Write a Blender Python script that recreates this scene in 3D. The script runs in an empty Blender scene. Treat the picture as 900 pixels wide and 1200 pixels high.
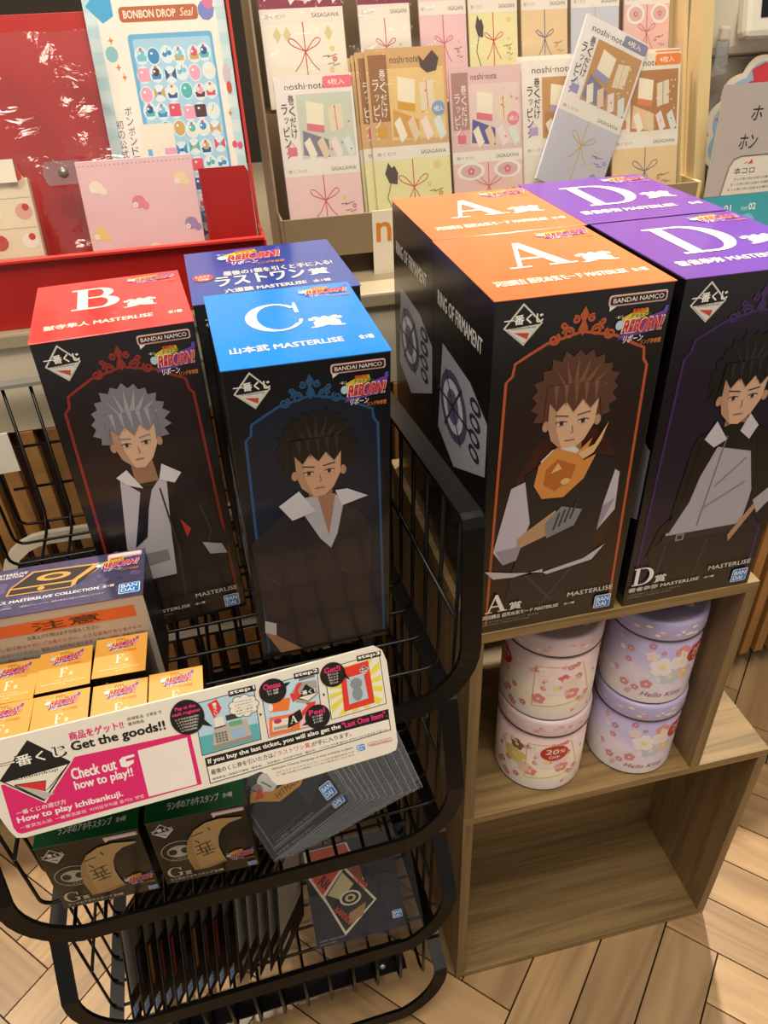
import bpy, bmesh, math, random
from math import sin, cos, pi, radians, tan
from mathutils import Vector, Matrix, Euler
from mathutils.geometry import tessellate_polygon
random.seed(7)
SC = bpy.context.scene
COL = SC.collection

# ------------------------------------------------------------------ camera
cam_d = bpy.data.cameras.new('camera'); cam = bpy.data.objects.new('camera', cam_d); COL.objects.link(cam)
CR = ((0.974, -0.2239, -0.0348), (-0.1571, -0.5566, -0.8158), (0.1633, 0.8001, -0.5773))
cam.matrix_world = Matrix(((CR[0][0], -CR[1][0], -CR[2][0], -0.1717), (CR[0][1], -CR[1][1], -CR[2][1], -0.4501),
                           (CR[0][2], -CR[1][2], -CR[2][2], 1.129), (0, 0, 0, 1)))
cam_d.sensor_fit = 'HORIZONTAL'; cam_d.sensor_width = 36.0; cam_d.lens = 36.0 * 881.75 / 900
cam_d.clip_start = 0.02; cam_d.clip_end = 50
SC.camera = cam
# ------------------------------------------------------------------ world, lamps, exposure
SC.view_settings.view_transform = 'Standard'; SC.view_settings.look = 'None'
SC.view_settings.gamma = 1.0; SC.view_settings.use_curve_mapping = False
SC.view_settings.exposure = 0.08
W = bpy.data.worlds.new('world'); SC.world = W; W.use_nodes = True
W.node_tree.nodes['Background'].inputs[0].default_value = (1.0, 0.91, 0.80, 1)
W.node_tree.nodes['Background'].inputs[1].default_value = 0.40
def spot(name, loc, tgt, energy, size=60, col=(1, .90, .76), r=.05, blend=.6):
    l = bpy.data.lights.new(name, 'SPOT'); l.energy = energy; l.spot_size = radians(size); l.spot_blend = blend
    l.color = col; l.shadow_soft_size = r
    o = bpy.data.objects.new(name, l); COL.objects.link(o); o.location = loc
    o.rotation_euler = (Vector(tgt) - Vector(loc)).to_track_quat('-Z', 'Y').to_euler()
    return o
def area(name, loc, tgt, energy, sx, sy, col=(1, .88, .7)):
    l = bpy.data.lights.new(name, 'AREA'); l.shape = 'RECTANGLE'; l.size = sx; l.size_y = sy; l.energy = energy; l.color = col
    o = bpy.data.objects.new(name, l); COL.objects.link(o); o.location = loc
    o.rotation_euler = (Vector(tgt) - Vector(loc)).to_track_quat('-Z', 'Y').to_euler()
    return o
spot('ceiling_spot', (-0.55, 1.05, 2.55), (-0.15, 0.1, 0.5), 100, 60, r=.04)
spot('ceiling_spot', (0.75, 1.0, 2.55), (0.42, 0.10, 0.3), 230, 36, r=.04)
spot('ceiling_spot', (-1.45, 0.55, 2.5), (-0.80, 0.22, 0.0), 260, 27, r=.04)
spot('ceiling_spot', (0.1, -0.6, 2.55), (0.1, 0.55, 0.95), 18, 55, r=.06)
area('front_fill_lamp', (-0.2, -0.45, 2.6), (-0.05, 0.25, 0.5), 36, 1.6, 1.0)  # unseen lamp added as frontal fill for the box faces

# ------------------------------------------------------------------ materials
def lin(h):
    h = h.lstrip('#'); r = []
    for i in (0, 2, 4):
        c = int(h[i:i + 2], 16) / 255; r.append(c / 12.92 if c <= .04045 else ((c + .055) / 1.055) ** 2.4)
    return (r[0], r[1], r[2], 1)
_m = {}
def ink(c, rough=.38, metal=0, var=.06, scale=30, coat=0.0, spec=.5):
    k = (c, rough, metal, var, scale, coat, spec)
    if k in _m: return _m[k]
    m = bpy.data.materials.new('surface_' + c.strip('#')); m.use_nodes = True; nt = m.node_tree; b = nt.nodes['Principled BSDF']
    b.inputs['Roughness'].default_value = rough; b.inputs['Metallic'].default_value = metal
    b.inputs['Coat Weight'].default_value = coat; b.inputs['Coat Roughness'].default_value = .12
    b.inputs['Specular IOR Level'].default_value = spec
    rgb = lin(c)
    n = nt.nodes.new('ShaderNodeTexNoise'); n.inputs['Scale'].default_value = scale; n.inputs['Detail'].default_value = 3
    tc = nt.nodes.new('ShaderNodeTexCoord'); nt.links.new(tc.outputs['Object'], n.inputs['Vector'])
    mx = nt.nodes.new('ShaderNodeMix'); mx.data_type = 'RGBA'
    mx.inputs[6].default_value = tuple(x * (1 - var) for x in rgb[:3]) + (1,)
    mx.inputs[7].default_value = tuple(min(1, x * (1 + var)) for x in rgb[:3]) + (1,)
    nt.links.new(n.outputs['Fac'], mx.inputs[0]); nt.links.new(mx.outputs[2], b.inputs['Base Color'])
    _m[k] = m; return m
def emit(c, s):
    m = bpy.data.materials.new('glow'); m.use_nodes = True; b = m.node_tree.nodes['Principled BSDF']
    b.inputs['Base Color'].default_value = lin(c); b.inputs['Emission Color'].default_value = lin(c); b.inputs['Emission Strength'].default_value = s
    return m
def film(name='clear_film', wrinkle=30, bump=.22, haze=.035, tint='#ffffff'):
    if name in _m: return _m[name]
    m = bpy.data.materials.new(name); m.use_nodes = True; nt = m.node_tree; nt.nodes.clear()
    out = nt.nodes.new('ShaderNodeOutputMaterial'); tr = nt.nodes.new('ShaderNodeBsdfTransparent'); gl = nt.nodes.new('ShaderNodeBsdfGlossy')
    tr.inputs[0].default_value = lin(tint)
    gl.inputs['Roughness'].default_value = .07; fr = nt.nodes.new('ShaderNodeLayerWeight'); fr.inputs[0].default_value = .16
    n = nt.nodes.new('ShaderNodeTexNoise'); n.inputs['Scale'].default_value = wrinkle; n.inputs['Detail'].default_value = 4; n.inputs['Distortion'].default_value = 1.5
    tc = nt.nodes.new('ShaderNodeTexCoord'); nt.links.new(tc.outputs['Object'], n.inputs['Vector'])
    bp = nt.nodes.new('ShaderNodeBump'); bp.inputs['Strength'].default_value = bump; bp.inputs['Distance'].default_value = .01
    nt.links.new(n.outputs['Fac'], bp.inputs['Height']); nt.links.new(bp.outputs[0], gl.inputs['Normal'])
    ad = nt.nodes.new('ShaderNodeMath'); ad.operation = 'ADD'; ad.inputs[1].default_value = haze
    nt.links.new(fr.outputs['Fresnel'], ad.inputs[0])
    mx = nt.nodes.new('ShaderNodeMixShader'); nt.links.new(ad.outputs[0], mx.inputs[0]); nt.links.new(tr.outputs[0], mx.inputs[1]); nt.links.new(gl.outputs[0], mx.inputs[2])
    nt.links.new(mx.outputs[0], out.inputs[0]); _m[name] = m; return m
def wood(name, dark, light, axis, scale=9.0, rough=.5, stretch=14, uv=False, attr=False):
    if name in _m: return _m[name]
    m = bpy.data.materials.new(name); m.use_nodes = True; nt = m.node_tree; b = nt.nodes['Principled BSDF']; b.inputs['Roughness'].default_value = rough
    tc = nt.nodes.new('ShaderNodeTexCoord'); mp = nt.nodes.new('ShaderNodeMapping')
    s = [scale * stretch] * 3; s[axis] = scale
    mp.inputs['Scale'].default_value = s
    nt.links.new(tc.outputs['UV' if uv else 'Object'], mp.inputs[0])
    src = mp.outputs[0]
    if attr:
        at = nt.nodes.new('ShaderNodeAttribute'); at.attribute_name = 'plank'
        va = nt.nodes.new('ShaderNodeVectorMath'); va.operation = 'MULTIPLY_ADD'; va.inputs[1].default_value = (40, 40, 40)
        nt.links.new(at.outputs['Color'], va.inputs[0]); nt.links.new(mp.outputs[0], va.inputs[2]); src = va.outputs[0]
    n1 = nt.nodes.new('ShaderNodeTexNoise'); n1.inputs['Scale'].default_value = 1; n1.inputs['Detail'].default_value = 6; n1.inputs['Distortion'].default_value = .25
    nt.links.new(src, n1.inputs['Vector'])
    mp2 = nt.nodes.new('ShaderNodeVectorMath'); mp2.operation = 'MULTIPLY'; mp2.inputs[1].default_value = (.22, .22, .22)
    nt.links.new(src, mp2.inputs[0])
    wv = nt.nodes.new('ShaderNodeTexNoise'); wv.inputs['Scale'].default_value = 1; wv.inputs['Detail'].default_value = 2; wv.inputs['Distortion'].default_value = 2.2
    nt.links.new(mp2.outputs[0], wv.inputs['Vector'])
    mul = nt.nodes.new('ShaderNodeMath'); mul.operation = 'MULTIPLY'; mul.inputs[1].default_value = 7.0; nt.links.new(wv.outputs['Fac'], mul.inputs[0])
    fr = nt.nodes.new('ShaderNodeMath'); fr.operation = 'PINGPONG'; fr.inputs[1].default_value = .5; nt.links.new(mul.outputs[0], fr.inputs[0])
    a = nt.nodes.new('ShaderNodeMath'); a.operation = 'MULTIPLY_ADD'; a.inputs[1].default_value = .38; nt.links.new(fr.outputs[0], a.inputs[0])
    sc2 = nt.nodes.new('ShaderNodeMath'); sc2.operation = 'MULTIPLY'; sc2.inputs[1].default_value = 1.0; nt.links.new(n1.outputs['Fac'], sc2.inputs[0]); nt.links.new(sc2.outputs[0], a.inputs[2])
    cr = nt.nodes.new('ShaderNodeValToRGB'); cr.color_ramp.elements[0].color = lin(dark); cr.color_ramp.elements[1].color = lin(light)
    cr.color_ramp.elements[0].position = .25; cr.color_ramp.elements[1].position = .75
    nt.links.new(a.outputs[0], cr.inputs[0])
    col = cr.outputs[0]
    if attr:
        hsv = nt.nodes.new('ShaderNodeHueSaturation'); sp = nt.nodes.new('ShaderNodeSeparateColor'); nt.links.new(at.outputs['Color'], sp.inputs[0])
        mr = nt.nodes.new('ShaderNodeMapRange'); mr.inputs[3].default_value = .78; mr.inputs[4].default_value = 1.2
        nt.links.new(sp.outputs[0], mr.inputs[0]); nt.links.new(mr.outputs[0], hsv.inputs['Value']); nt.links.new(col, hsv.inputs['Color']); col = hsv.outputs[0]
    nt.links.new(col, b.inputs['Base Color'])
    bp = nt.nodes.new('ShaderNodeBump'); bp.inputs['Strength'].default_value = .12; bp.inputs['Distance'].default_value = .002
    nt.links.new(a.outputs[0], bp.inputs['Height']); nt.links.new(bp.outputs[0], b.inputs['Normal'])
    _m[name] = m; return m

# ------------------------------------------------------------------ object helpers
class MB:
    def __init__(s): s.v = []; s.f = []; s.mi = []; s.mats = []; s.sm = []
    def mid(s, m):
        if m not in s.mats: s.mats.append(m)
        return s.mats.index(m)
    def add(s, vs, fs, m, smooth=False):
        o = len(s.v); s.v += [tuple(v) for v in vs]; i = s.mid(m)
        for f in fs: s.f.append([o + k for k in f]); s.mi.append(i); s.sm.append(smooth)
    def box(s, a, b, m, bev=0.0, M=None):
        bm = bmesh.new(); bmesh.ops.create_cube(bm, size=1)
        for v in bm.verts: v.co = Vector([(a[i] + b[i]) / 2 + v.co[i] * (b[i] - a[i]) for i in range(3)])
        if bev: bmesh.ops.bevel(bm, geom=list(bm.edges), offset=bev, segments=2, affect='EDGES', profile=.5)
        if M is not None: bm.transform(M)
        bm.verts.index_update(); s.add([v.co for v in bm.verts], [[v.index for v in f.verts] for f in bm.faces], m); bm.free()
    def tube(s, pts, r, m, n=8, close=False):
        pts = [Vector(p) for p in pts]; N = len(pts); rings = []
        up = None
        for i, p in enumerate(pts):
            t = (pts[(i + 1) % N] - pts[i - 1]) if close else (pts[min(i + 1, N - 1)] - pts[max(i - 1, 0)])
            t.normalize()
            if up is None: up = Vector((0, 0, 1)) if abs(t.z) < .9 else Vector((1, 0, 0))
            a = (up - t * up.dot(t)).normalized(); up = a; b = t.cross(a)
            rings.append([p + (a * cos(2 * pi * k / n) + b * sin(2 * pi * k / n)) * r for k in range(n)])
        vs = [v for R in rings for v in R]; fs = []
        for i in range(N if close else N - 1):
            j = (i + 1) % N
            for k in range(n): fs.append([i * n + k, i * n + (k + 1) % n, j * n + (k + 1) % n, j * n + k])
        if not close: fs += [list(range(n))[::-1], [(N - 1) * n + k for k in range(n)]]
        s.add(vs, fs, m, True)
    def strip(s, pts, nrm, w, t, m):
        # flat bar: width w across, thickness t along the normal
        pts = [Vector(p) for p in pts]; nrm = [Vector(q).normalized() for q in nrm]; N = len(pts); vs = []
        for i in range(N):
            T = (pts[min(i + 1, N - 1)] - pts[max(i - 1, 0)]).normalized(); n_ = (nrm[i] - T * nrm[i].dot(T)).normalized(); b = T.cross(n_)
            for (x, y) in ((-1, -1), (1, -1), (1, 1), (-1, 1)): vs.append(pts[i] + b * (x * w / 2) + n_ * (y * t / 2))
        fs = []
        for i in range(N - 1):
            for k in range(4): fs.append([i * 4 + k, i * 4 + (k + 1) % 4, i * 4 + 4 + (k + 1) % 4, i * 4 + 4 + k])
        fs += [[3, 2, 1, 0], [N * 4 - 4, N * 4 - 3, N * 4 - 2, N * 4 - 1]]
        s.add(vs, fs, m)
    def lathe(s, prof, m, n=64, c=(0, 0), smooth=True):
        vs = []; fs = []
        for (r, z) in prof:
            for k in range(n): vs.append((c[0] + r * cos(2 * pi * k / n), c[1] + r * sin(2 * pi * k / n), z))
        for i in range(len(prof) - 1):
            for k in range(n): fs.append([i * n + k, i * n + (k + 1) % n, i * n + n + (k + 1) % n, i * n + n + k])
        s.add(vs, fs, m, smooth)
    def prism(s, pts, o, U, V, t, m):
        # outline in the U,V plane, thickness t behind the face
        o, U, V = Vector(o), Vector(U), Vector(V); N = U.cross(V).normalized(); n = len(pts)
        a = [o + U * x + V * y for x, y in pts]; b = [p - N * t for p in a]
        s.add(a + b, [list(range(n)), list(range(2 * n - 1, n - 1, -1))] + [[i, n + i, n + (i + 1) % n, (i + 1) % n] for i in range(n)], m)
    def build(s, name, parent=None, loc=None, rot=None):
        me = bpy.data.meshes.new(name); me.from_pydata(s.v, [], s.f)
        for m in s.mats: me.materials.append(m)
        me.polygons.foreach_set('material_index', s.mi); me.polygons.foreach_set('use_smooth', s.sm); me.update()
        o = bpy.data.objects.new(name, me); COL.objects.link(o)
        if parent: o.parent = parent
        if loc is not None: o.location = loc
        if rot is not None: o.rotation_euler = rot
        return o
def tag(o, label, cat, group=None, kind=None):
    if label: o['label'] = label
    if cat: o['category'] = cat
    if group: o['group'] = group
    if kind: o['kind'] = kind
    return o
def thing(name, label, cat, loc=(0, 0, 0), rot=(0, 0, 0), group=None):
    o = bpy.data.objects.new(name, None); o.empty_display_size = .05; COL.objects.link(o); o.location = loc; o.rotation_euler = rot
    return tag(o, label, cat, group)
def struct(o): o['kind'] = 'structure'; return o

# ------------------------------------------------------------------ print on surfaces
_tx = {}
def textmesh(s, bold=0.0, shear=0.0):
    k = (s, shear)
    if k in _tx: return _tx[k]
    c = bpy.data.curves.new('t', 'FONT'); c.body = s; c.shear = shear; c.resolution_u = 2
    o = bpy.data.objects.new('t', c); COL.objects.link(o)
    me = bpy.data.meshes.new_from_object(o.evaluated_get(bpy.context.evaluated_depsgraph_get()))
    vs = [(v.co.x, v.co.y) for v in me.vertices]; fs = [list(p.vertices) for p in me.polygons]
    bpy.data.objects.remove(o); bpy.data.curves.remove(c); bpy.data.meshes.remove(me)
    if not vs: vs = [(0, 0)]
    x0 = min(v[0] for v in vs); x1 = max(v[0] for v in vs); y0 = min(v[1] for v in vs); y1 = max(v[1] for v in vs)
    w = max(x1 - x0, 1e-6); h = max(y1 - y0, 1e-6)
    _tx[k] = ([((x - x0) / w, (y - y0) / h) for x, y in vs], fs, w / h); return _tx[k]
def strips(vs, fs, st=.004):
    V, F = [], []
    def cut(P, x, s):
        R = []
        for i in range(len(P)):
            a, b = P[i], P[(i + 1) % len(P)]; da, db = (a[0] - x) * s, (b[0] - x) * s
            if da >= 0: R.append(a)
            if da * db < 0: t = da / (da - db); R.append((a[0] + (b[0] - a[0]) * t, a[1] + (b[1] - a[1]) * t))
        return R
    for f in fs:
        P = [vs[k] for k in f]; a = min(q[0] for q in P); b = max(q[0] for q in P); n = max(1, math.ceil((b - a) / st))
        for k in range(n):
            Q = P if n == 1 else cut(cut(P, a + (b - a) * k / n, 1), a + (b - a) * (k + 1) / n, -1)
            if len(Q) > 2: F.append(list(range(len(V), len(V) + len(Q)))); V += Q
    return V, F
class Print:
    """flat ink on a surface; coordinates are fractions of a face W x H metres (or metres when W=H=1)"""
    def __init__(s, W=1, H=1): s.W = W; s.H = H; s.it = []
    def raw(s, vs, fs, c, l): s.it.append(([(x, y) for x, y in vs], fs, c, l))
    def poly(s, p, c, l=1):
        q = [(x * s.W, y * s.H) for x, y in p]
        s.raw(q, [list(range(len(p)))] if len(p) < 5 else [list(f) for f in tessellate_polygon([[Vector((x, y, 0)) for x, y in q]])], c, l)
    def rect(s, x0, y0, x1, y1, c, l=1): s.poly([(x0, y0), (x1, y0), (x1, y1), (x0, y1)], c, l)
    def rrect(s, x0, y0, x1, y1, r, c, l=1):
        r = min(r, (x1 - x0) * s.W / 2, (y1 - y0) * s.H / 2); p = []
        X0, X1, Y0, Y1 = x0 * s.W, x1 * s.W, y0 * s.H, y1 * s.H
        for cx, cy, a in ((X1 - r, Y1 - r, 0), (X0 + r, Y1 - r, 90), (X0 + r, Y0 + r, 180), (X1 - r, Y0 + r, 270)):
            for k in range(6): t = radians(a + 18 * k); p.append((cx + r * cos(t), cy + r * sin(t)))
        s.raw(p, [list(range(len(p)))], c, l)
    def ell(s, x, y, rx, ry=None, c='#ffffff', l=1, n=24, rot=0):
        ry = rx * s.W / s.H if ry is None else ry; p = []
        for k in range(n):
            t = 2 * pi * k / n; a, b = rx * s.W * cos(t), ry * s.H * sin(t); p.append((x * s.W + a * cos(rot) - b * sin(rot), y * s.H + a * sin(rot) + b * cos(rot)))
        s.raw(p, [list(range(n))], c, l)
    def line(s, pts, w, c, l=1, close=False):
        P = [Vector((x * s.W, y * s.H)) for x, y in pts]
        if close: P = P + [P[0], P[1]]
        vs = []
        for i in range(len(P)):
            t = P[min(i + 1, len(P) - 1)] - P[max(i - 1, 0)]
            if t.length == 0: t = Vector((1, 0))
            t.normalize(); n = Vector((-t.y, t.x)) * (w / 2); vs += [tuple(P[i] + n), tuple(P[i] - n)]
        s.raw(vs, [[2 * i, 2 * i + 1, 2 * i + 3, 2 * i + 2] for i in range(len(P) - 1)], c, l)
    def text(s, t, x0, y0, x1, y1, c, l=2, bold=.0, shear=0.0, rot=0.0, keep=False):
        vs, fs, asp = textmesh(t, bold, shear); w = (x1 - x0) * s.W; h = (y1 - y0) * s.H
        if keep: w = h * asp
        e = min(bold, .2) * h * .75; ex = min(e, w / max(len(t), 1) * (.07 if bold < .1 else .16))
        for a, b in (((0, 0),) if bold < .012 else ((-ex, -e * .6), (ex, -e * .6), (-ex, e * .6), (ex, e * .6))):
            s.raw([(x0 * s.W + a + x * w * cos(rot) - y * h * sin(rot), y0 * s.H + b + x * w * sin(rot) + y * h * cos(rot)) for x, y in vs], fs, c, l)
    def vtext(s, t, x, y, w, h, c, l=2, bold=.01, gap=.12):
        # characters one below the other, top at y, each w x h
        for i, ch in enumerate(t):
            yy = y - (i + 1) * h * (1 + gap) + h * gap
            if ch == 'ー': s.rect(x + w * .42, yy, x + w * .58, yy + h, c, l)
            elif ch in '・·': s.ell(x + w / 2, yy + h / 2, w * .12, None, c, l, 8)
            elif ch in 'っッゃャ': s.text(ch, x + w * .3, yy + h * .2, x + w, yy + h * .85, c, l, bold)
            else: s.text(ch, x, yy, x + w, yy + h, c, l, bold)
    def serif(s, ch, x0, y0, x1, y1, c, l=2, shear=0.0):
        def X(p): return [(x0 + (x + shear * y) * (x1 - x0), y0 + y * (y1 - y0)) for x, y in p]
        def P(*p): s.poly(X(p), c, l)
        def bowl(cx, cy, rx, ry, ix, iy, a0, a1, dx=0, n=18):
            o = []; 
            for k in range(n + 1):
                t = radians(a0 + (a1 - a0) * k / n); o.append((cx + rx * cos(t), cy + ry * sin(t))); o.append((cx + dx + ix * cos(t), cy + iy * sin(t)))
            s.raw([(x * s.W, y * s.H) for x, y in X(o)], [[2 * i, 2 * i + 1, 2 * i + 3, 2 * i + 2] for i in range(n)], c, l)
        if ch == 'A':
            P((.44, 1), (.54, 1), (.9, .04), (.7, .04), (.42, .82)); P((.44, 1), (.49, .95), (.19, .04), (.12, .04)); P((.25, .30), (.7, .30), (.7, .37), (.25, .37))
            P((0, 0), (.32, 0), (.32, .05), (0, .05)); P((.58, 0), (1, 0), (1, .05), (.58, .05))
        elif ch == 'B':
            P((.12, 0), (.34, 0), (.34, 1), (.12, 1)); P((0, 0), (.6, 0), (.6, .06), (0, .06)); P((0, .94), (.55, .94), (.55, 1), (0, 1)); P((.3, .5), (.55, .5), (.55, .56), (.3, .56))
            bowl(.55, .75, .34, .25, .13, .19, -90, 90); bowl(.58, .28, .42, .28, .18, .22, -90, 90)
        elif ch == 'D':
            P((.10, 0), (.28, 0), (.28, 1), (.10, 1)); P((0, 0), (.5, 0), (.5, .055), (0, .055)); P((0, .945), (.5, .945), (.5, 1), (0, 1)); bowl(.48, .5, .52, .5, .31, .445, -90, 90)
        elif ch in 'CG':
            bowl(.52, .5, .52, .5, .36, .45, 38, 322, .04)
            P((.9, .60), (.97, .60), (.97, .98), (.93, .98), (.9, .85))
            if ch == 'C': P((.93, .36), (.99, .33), (.93, .19), (.86, .14))
            else: P((.8, .05), (.97, .12), (.97, .40), (.8, .40)); P((.68, .38), (1.06, .38), (1.06, .43), (.68, .43))
        elif ch == 'F':
            P((.12, 0), (.36, 0), (.36, 1), (.12, 1)); P((0, 0), (.5, 0), (.5, .06), (0, .06)); P((0, .94), (.95, .94), (.95, 1), (0, 1)); P((.9, .7), (.97, .7), (.97, 1), (.85, 1)); P((.3, .47), (.7, .47), (.7, .53), (.3, .53)); P((.66, .38), (.72, .38), (.72, .62), (.66, .62))
    # marks shared by several packages
    def bandai(s, x0, y0, x1, y1, l=2):
        s.rrect(x0, y0, x1, y1, .0015, '#e8ecf0', l); w, h = x1 - x0, y1 - y0
        s.rrect(x0 + w * .05, y0 + h * .05, x1 - w * .05, y1 - h * .05, .0012, '#1480dc', l + 1)
        s.text('BAN', x0 + w * .13, y0 + h * .54, x1 - w * .13, y0 + h * .86, '#f4f6f8', l + 2, .03); s.text('DAI', x0 + w * .13, y0 + h * .14, x1 - w * .26, y0 + h * .46, '#f4f6f8', l + 2, .03)
    def namco(s, x0, y0, x1, y1, l=2, ground='#171412', rim='#e07a76'):
        w, h = x1 - x0, y1 - y0; r = .002
        s.poly([(x0 + .02 * w, y0 + .3 * h), (x0 + .03 * w, y0 - .42 * h), (x0 + .17 * w, y0 + .1 * h)], '#f0ece6', l)
        s.rrect(x0, y0, x1, y1, r, '#f0ece6', l); s.rrect(x0 + .012 * w, y0 + .07 * h, x1 - .012 * w, y1 - .07 * h, r * .9, rim, l + 1); s.rrect(x0 + .03 * w, y0 + .17 * h, x1 - .03 * w, y1 - .17 * h, r * .7, ground, l + 2)
        s.text('BANDAI NAMCO', x0 + .07 * w, y0 + .3 * h, x1 - .07 * w, y1 - .28 * h, '#f4f0ea', l + 3, .015)
    def ichiban(s, x0, y0, x1, y1, l=2, ground='#171412', red='#c8452f'):
        w, h = x1 - x0, y1 - y0; X = lambda p: [(x0 + a * w, y0 + b * h) for a, b in p]
        D = [(0, .46), (.48, 1), (1, .5), (.54, 0)]
        s.poly(X(D), '#ddd9d2', l); s.poly(X([(.06, .465), (.485, .94), (.94, .5), (.535, .06)]), ground, l + 1)
        s.poly(X([(.08, .44), (.93, .48), (.6, .1), (.53, .06)]), '#ddd9d2', l + 2)
        s.text('一番くじ', x0 + .02 * w, y0 + .52 * h, x0 + .99 * w, y0 + .74 * h, '#f2eee8', l + 3, .05)
        s.text('ichibankuji', x0 + .2 * w, y0 + .40 * h, x0 + .82 * w, y0 + .46 * h, '#2a2522', l + 3, .01)
        s.poly(X([(.28, .34), (.66, .3), (.62, .16)]), red, l + 3)
    def logo(s, x0, y0, x1, y1, l=2, sub=True):
        w, h = x1 - x0, y1 - y0; X = lambda p: [(x0 + a * w, y0 + b * h) for a, b in p]; q = lambda a, b, c, d: (x0 + a * w, y0 + b * h, x0 + c * w, y0 + d * h)
        r = .0; s.poly(X([(.08, .2), (.84, .38), (1, .98), (.93, 1), (.84, .5), (.16, .3)]), '#4b55b8', l)
        s.poly(X([(.1, .22), (.86, .36), (1, .9), (.3, .62)]), '#7a3fa0', l)
        s.poly(X([(.14, .55), (.12, .78), (.3, .9), (.6, .98), (.62, .8), (.3, .62)]), '#d8c23c', l + 1)
        s.text('家庭教師', *q(.30, .88, .58, 1.0), '#e8602c', l + 2, .03, .2); s.text('ヒットマン', *q(.3, .72, .68, .88), '#2a6b34', l + 2, .03, .3)
        s.text('REBORN!', *q(.14, .36, .95, .74), '#f6e6d0', l + 2, .07, .35); s.text('REBORN!', *q(.155, .38, .94, .72), '#d83326', l + 3, .03, .35)
        s.ell(x0 + .09 * w, y0 + .6 * h, .075 * w, .13 * h, '#b9d3e2', l + 2, 12)
        s.text('リボーン', *q(.2, .1, .58, .3), '#e9e4f4', l + 2, .03, .3)
        if sub: s.text('リング争奪戦', *q(.55, .0, .95, .14), '#e0803a', l + 2, .02, .15)
        s.text('一番くじ', *q(0, .78, .14, .86), '#e8e4dc', l + 2, .02)
    def flower(s, x, y, r, c, l=2, mid='#f7e3a0'):
        ry = r * s.W / s.H
        for k in range(5):
            a = 2 * pi * k / 5 + .3; s.ell(x + .6 * r * cos(a), y + .6 * ry * sin(a), r * .48, None, c, l, 9)
        s.ell(x, y, r * .28, None, mid, l + 1, 8)
    def onto(s, mb, o, U=(1, 0, 0), V=(0, 0, 1), mapf=None, eps=.00016, rough=.38, coat=0.0):
        o, U, V = Vector(o), Vector(U), Vector(V); N = U.cross(V).normalized()
        for ii, (vs, fs, c, l) in enumerate(s.it):
            l = l + (ii % 24) * .028
            if mapf: vs, fs = strips(vs, fs)
            P = [mapf(x, y, l * eps) for x, y in vs] if mapf else [o + U * x + V * y + N * (l * eps) for x, y in vs]
            # keep every face turned outwards
            ff = []
            for f in fs:
                a = 0
                for i in range(len(f)): x1_, y1_ = vs[f[i]]; x2_, y2_ = vs[f[(i + 1) % len(f)]]; a += x1_ * y2_ - x2_ * y1_
                ff.append(f if a >= 0 else f[::-1])
            mb.add(P, ff, c if not isinstance(c, str) else ink(c, rough, coat=coat))

# ------------------------------------------------------------------ setting: floor, wall
def make_floor():
    mb = MB(); r2 = math.sqrt(2); Wd = .0725; L = Wd * 6; t0 = .2206; e0 = .215
    seam = ink('#2b1c10', .7); plank = wood('oak_planks', '#8a6d4e', '#b8966c', 0, 3.2, .34, 9, True, True)
    mb.add([(-2.5, -2, -.012), (3, -2, -.012), (3, 1.6, -.012), (-2.5, 1.6, -.012)], [[0, 1, 2, 3]], seam)
    uvs = {}; cols = {}
    def xy(s_, t_): return ((s_ + t_) / r2, (s_ - t_) / r2)
    def add(s0, s1, ta, tb, along_s):
        cx, cy = xy((s0 + s1) / 2, (ta + tb) / 2)
        if not (-1.6 < cx < 2.2 and -1.1 < cy < 1.35): return
        g = .0011; q = [(s0 + g, ta + g), (s1 - g, ta + g), (s1 - g, tb - g), (s0 + g, tb - g)]
        b = len(mb.v); z = 0.0
        P = [xy(*k) + (z,) for k in q]; B = [(x, y, -.011) for x, y, _ in P]
        f0 = len(mb.f); mb.add(P + B, [[3, 2, 1, 0]] + [[i, (i + 1) % 4, 4 + (i + 1) % 4, 4 + i] for i in range(4)], plank)
        c = random.random(); ou, ov = random.random() * 9, random.random() * 9
        for i, (a, t) in enumerate(q):
            uv = (a, t) if along_s else (t, a)
            uvs[b + i] = uvs[b + i + 4] = (uv[0] + ou, uv[1] + ov); cols[b + i] = cols[b + i + 4] = c
    for k in range(-40, 41):
        for m in range(-7, 8):
            e = e0 - k * Wd + m * L; t = t0 + k * Wd + m * L
            add(e - L, e, t, t + Wd, True); add(e, e + Wd, t, t + L, False)
    o = mb.build('floor'); me = o.data
    ul = me.uv_layers.new(name='UVMap'); ca = me.color_attributes.new('plank', 'FLOAT_COLOR', 'POINT')
    for i, c in cols.items(): ca.data[i].color = (c, (c * 7.3) % 1, (c * 3.7) % 1, 1)
    for lp in me.loops:
        if lp.vertex_index in uvs: ul.data[lp.index].uv = uvs[lp.vertex_index]
    struct(o)
make_floor()
mb = MB(); mb.box((-2.5, 1.45, 0), (3, 1.5, 2.7), ink('#3a322b', .8)); struct(mb.build('wall_back'))

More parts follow.
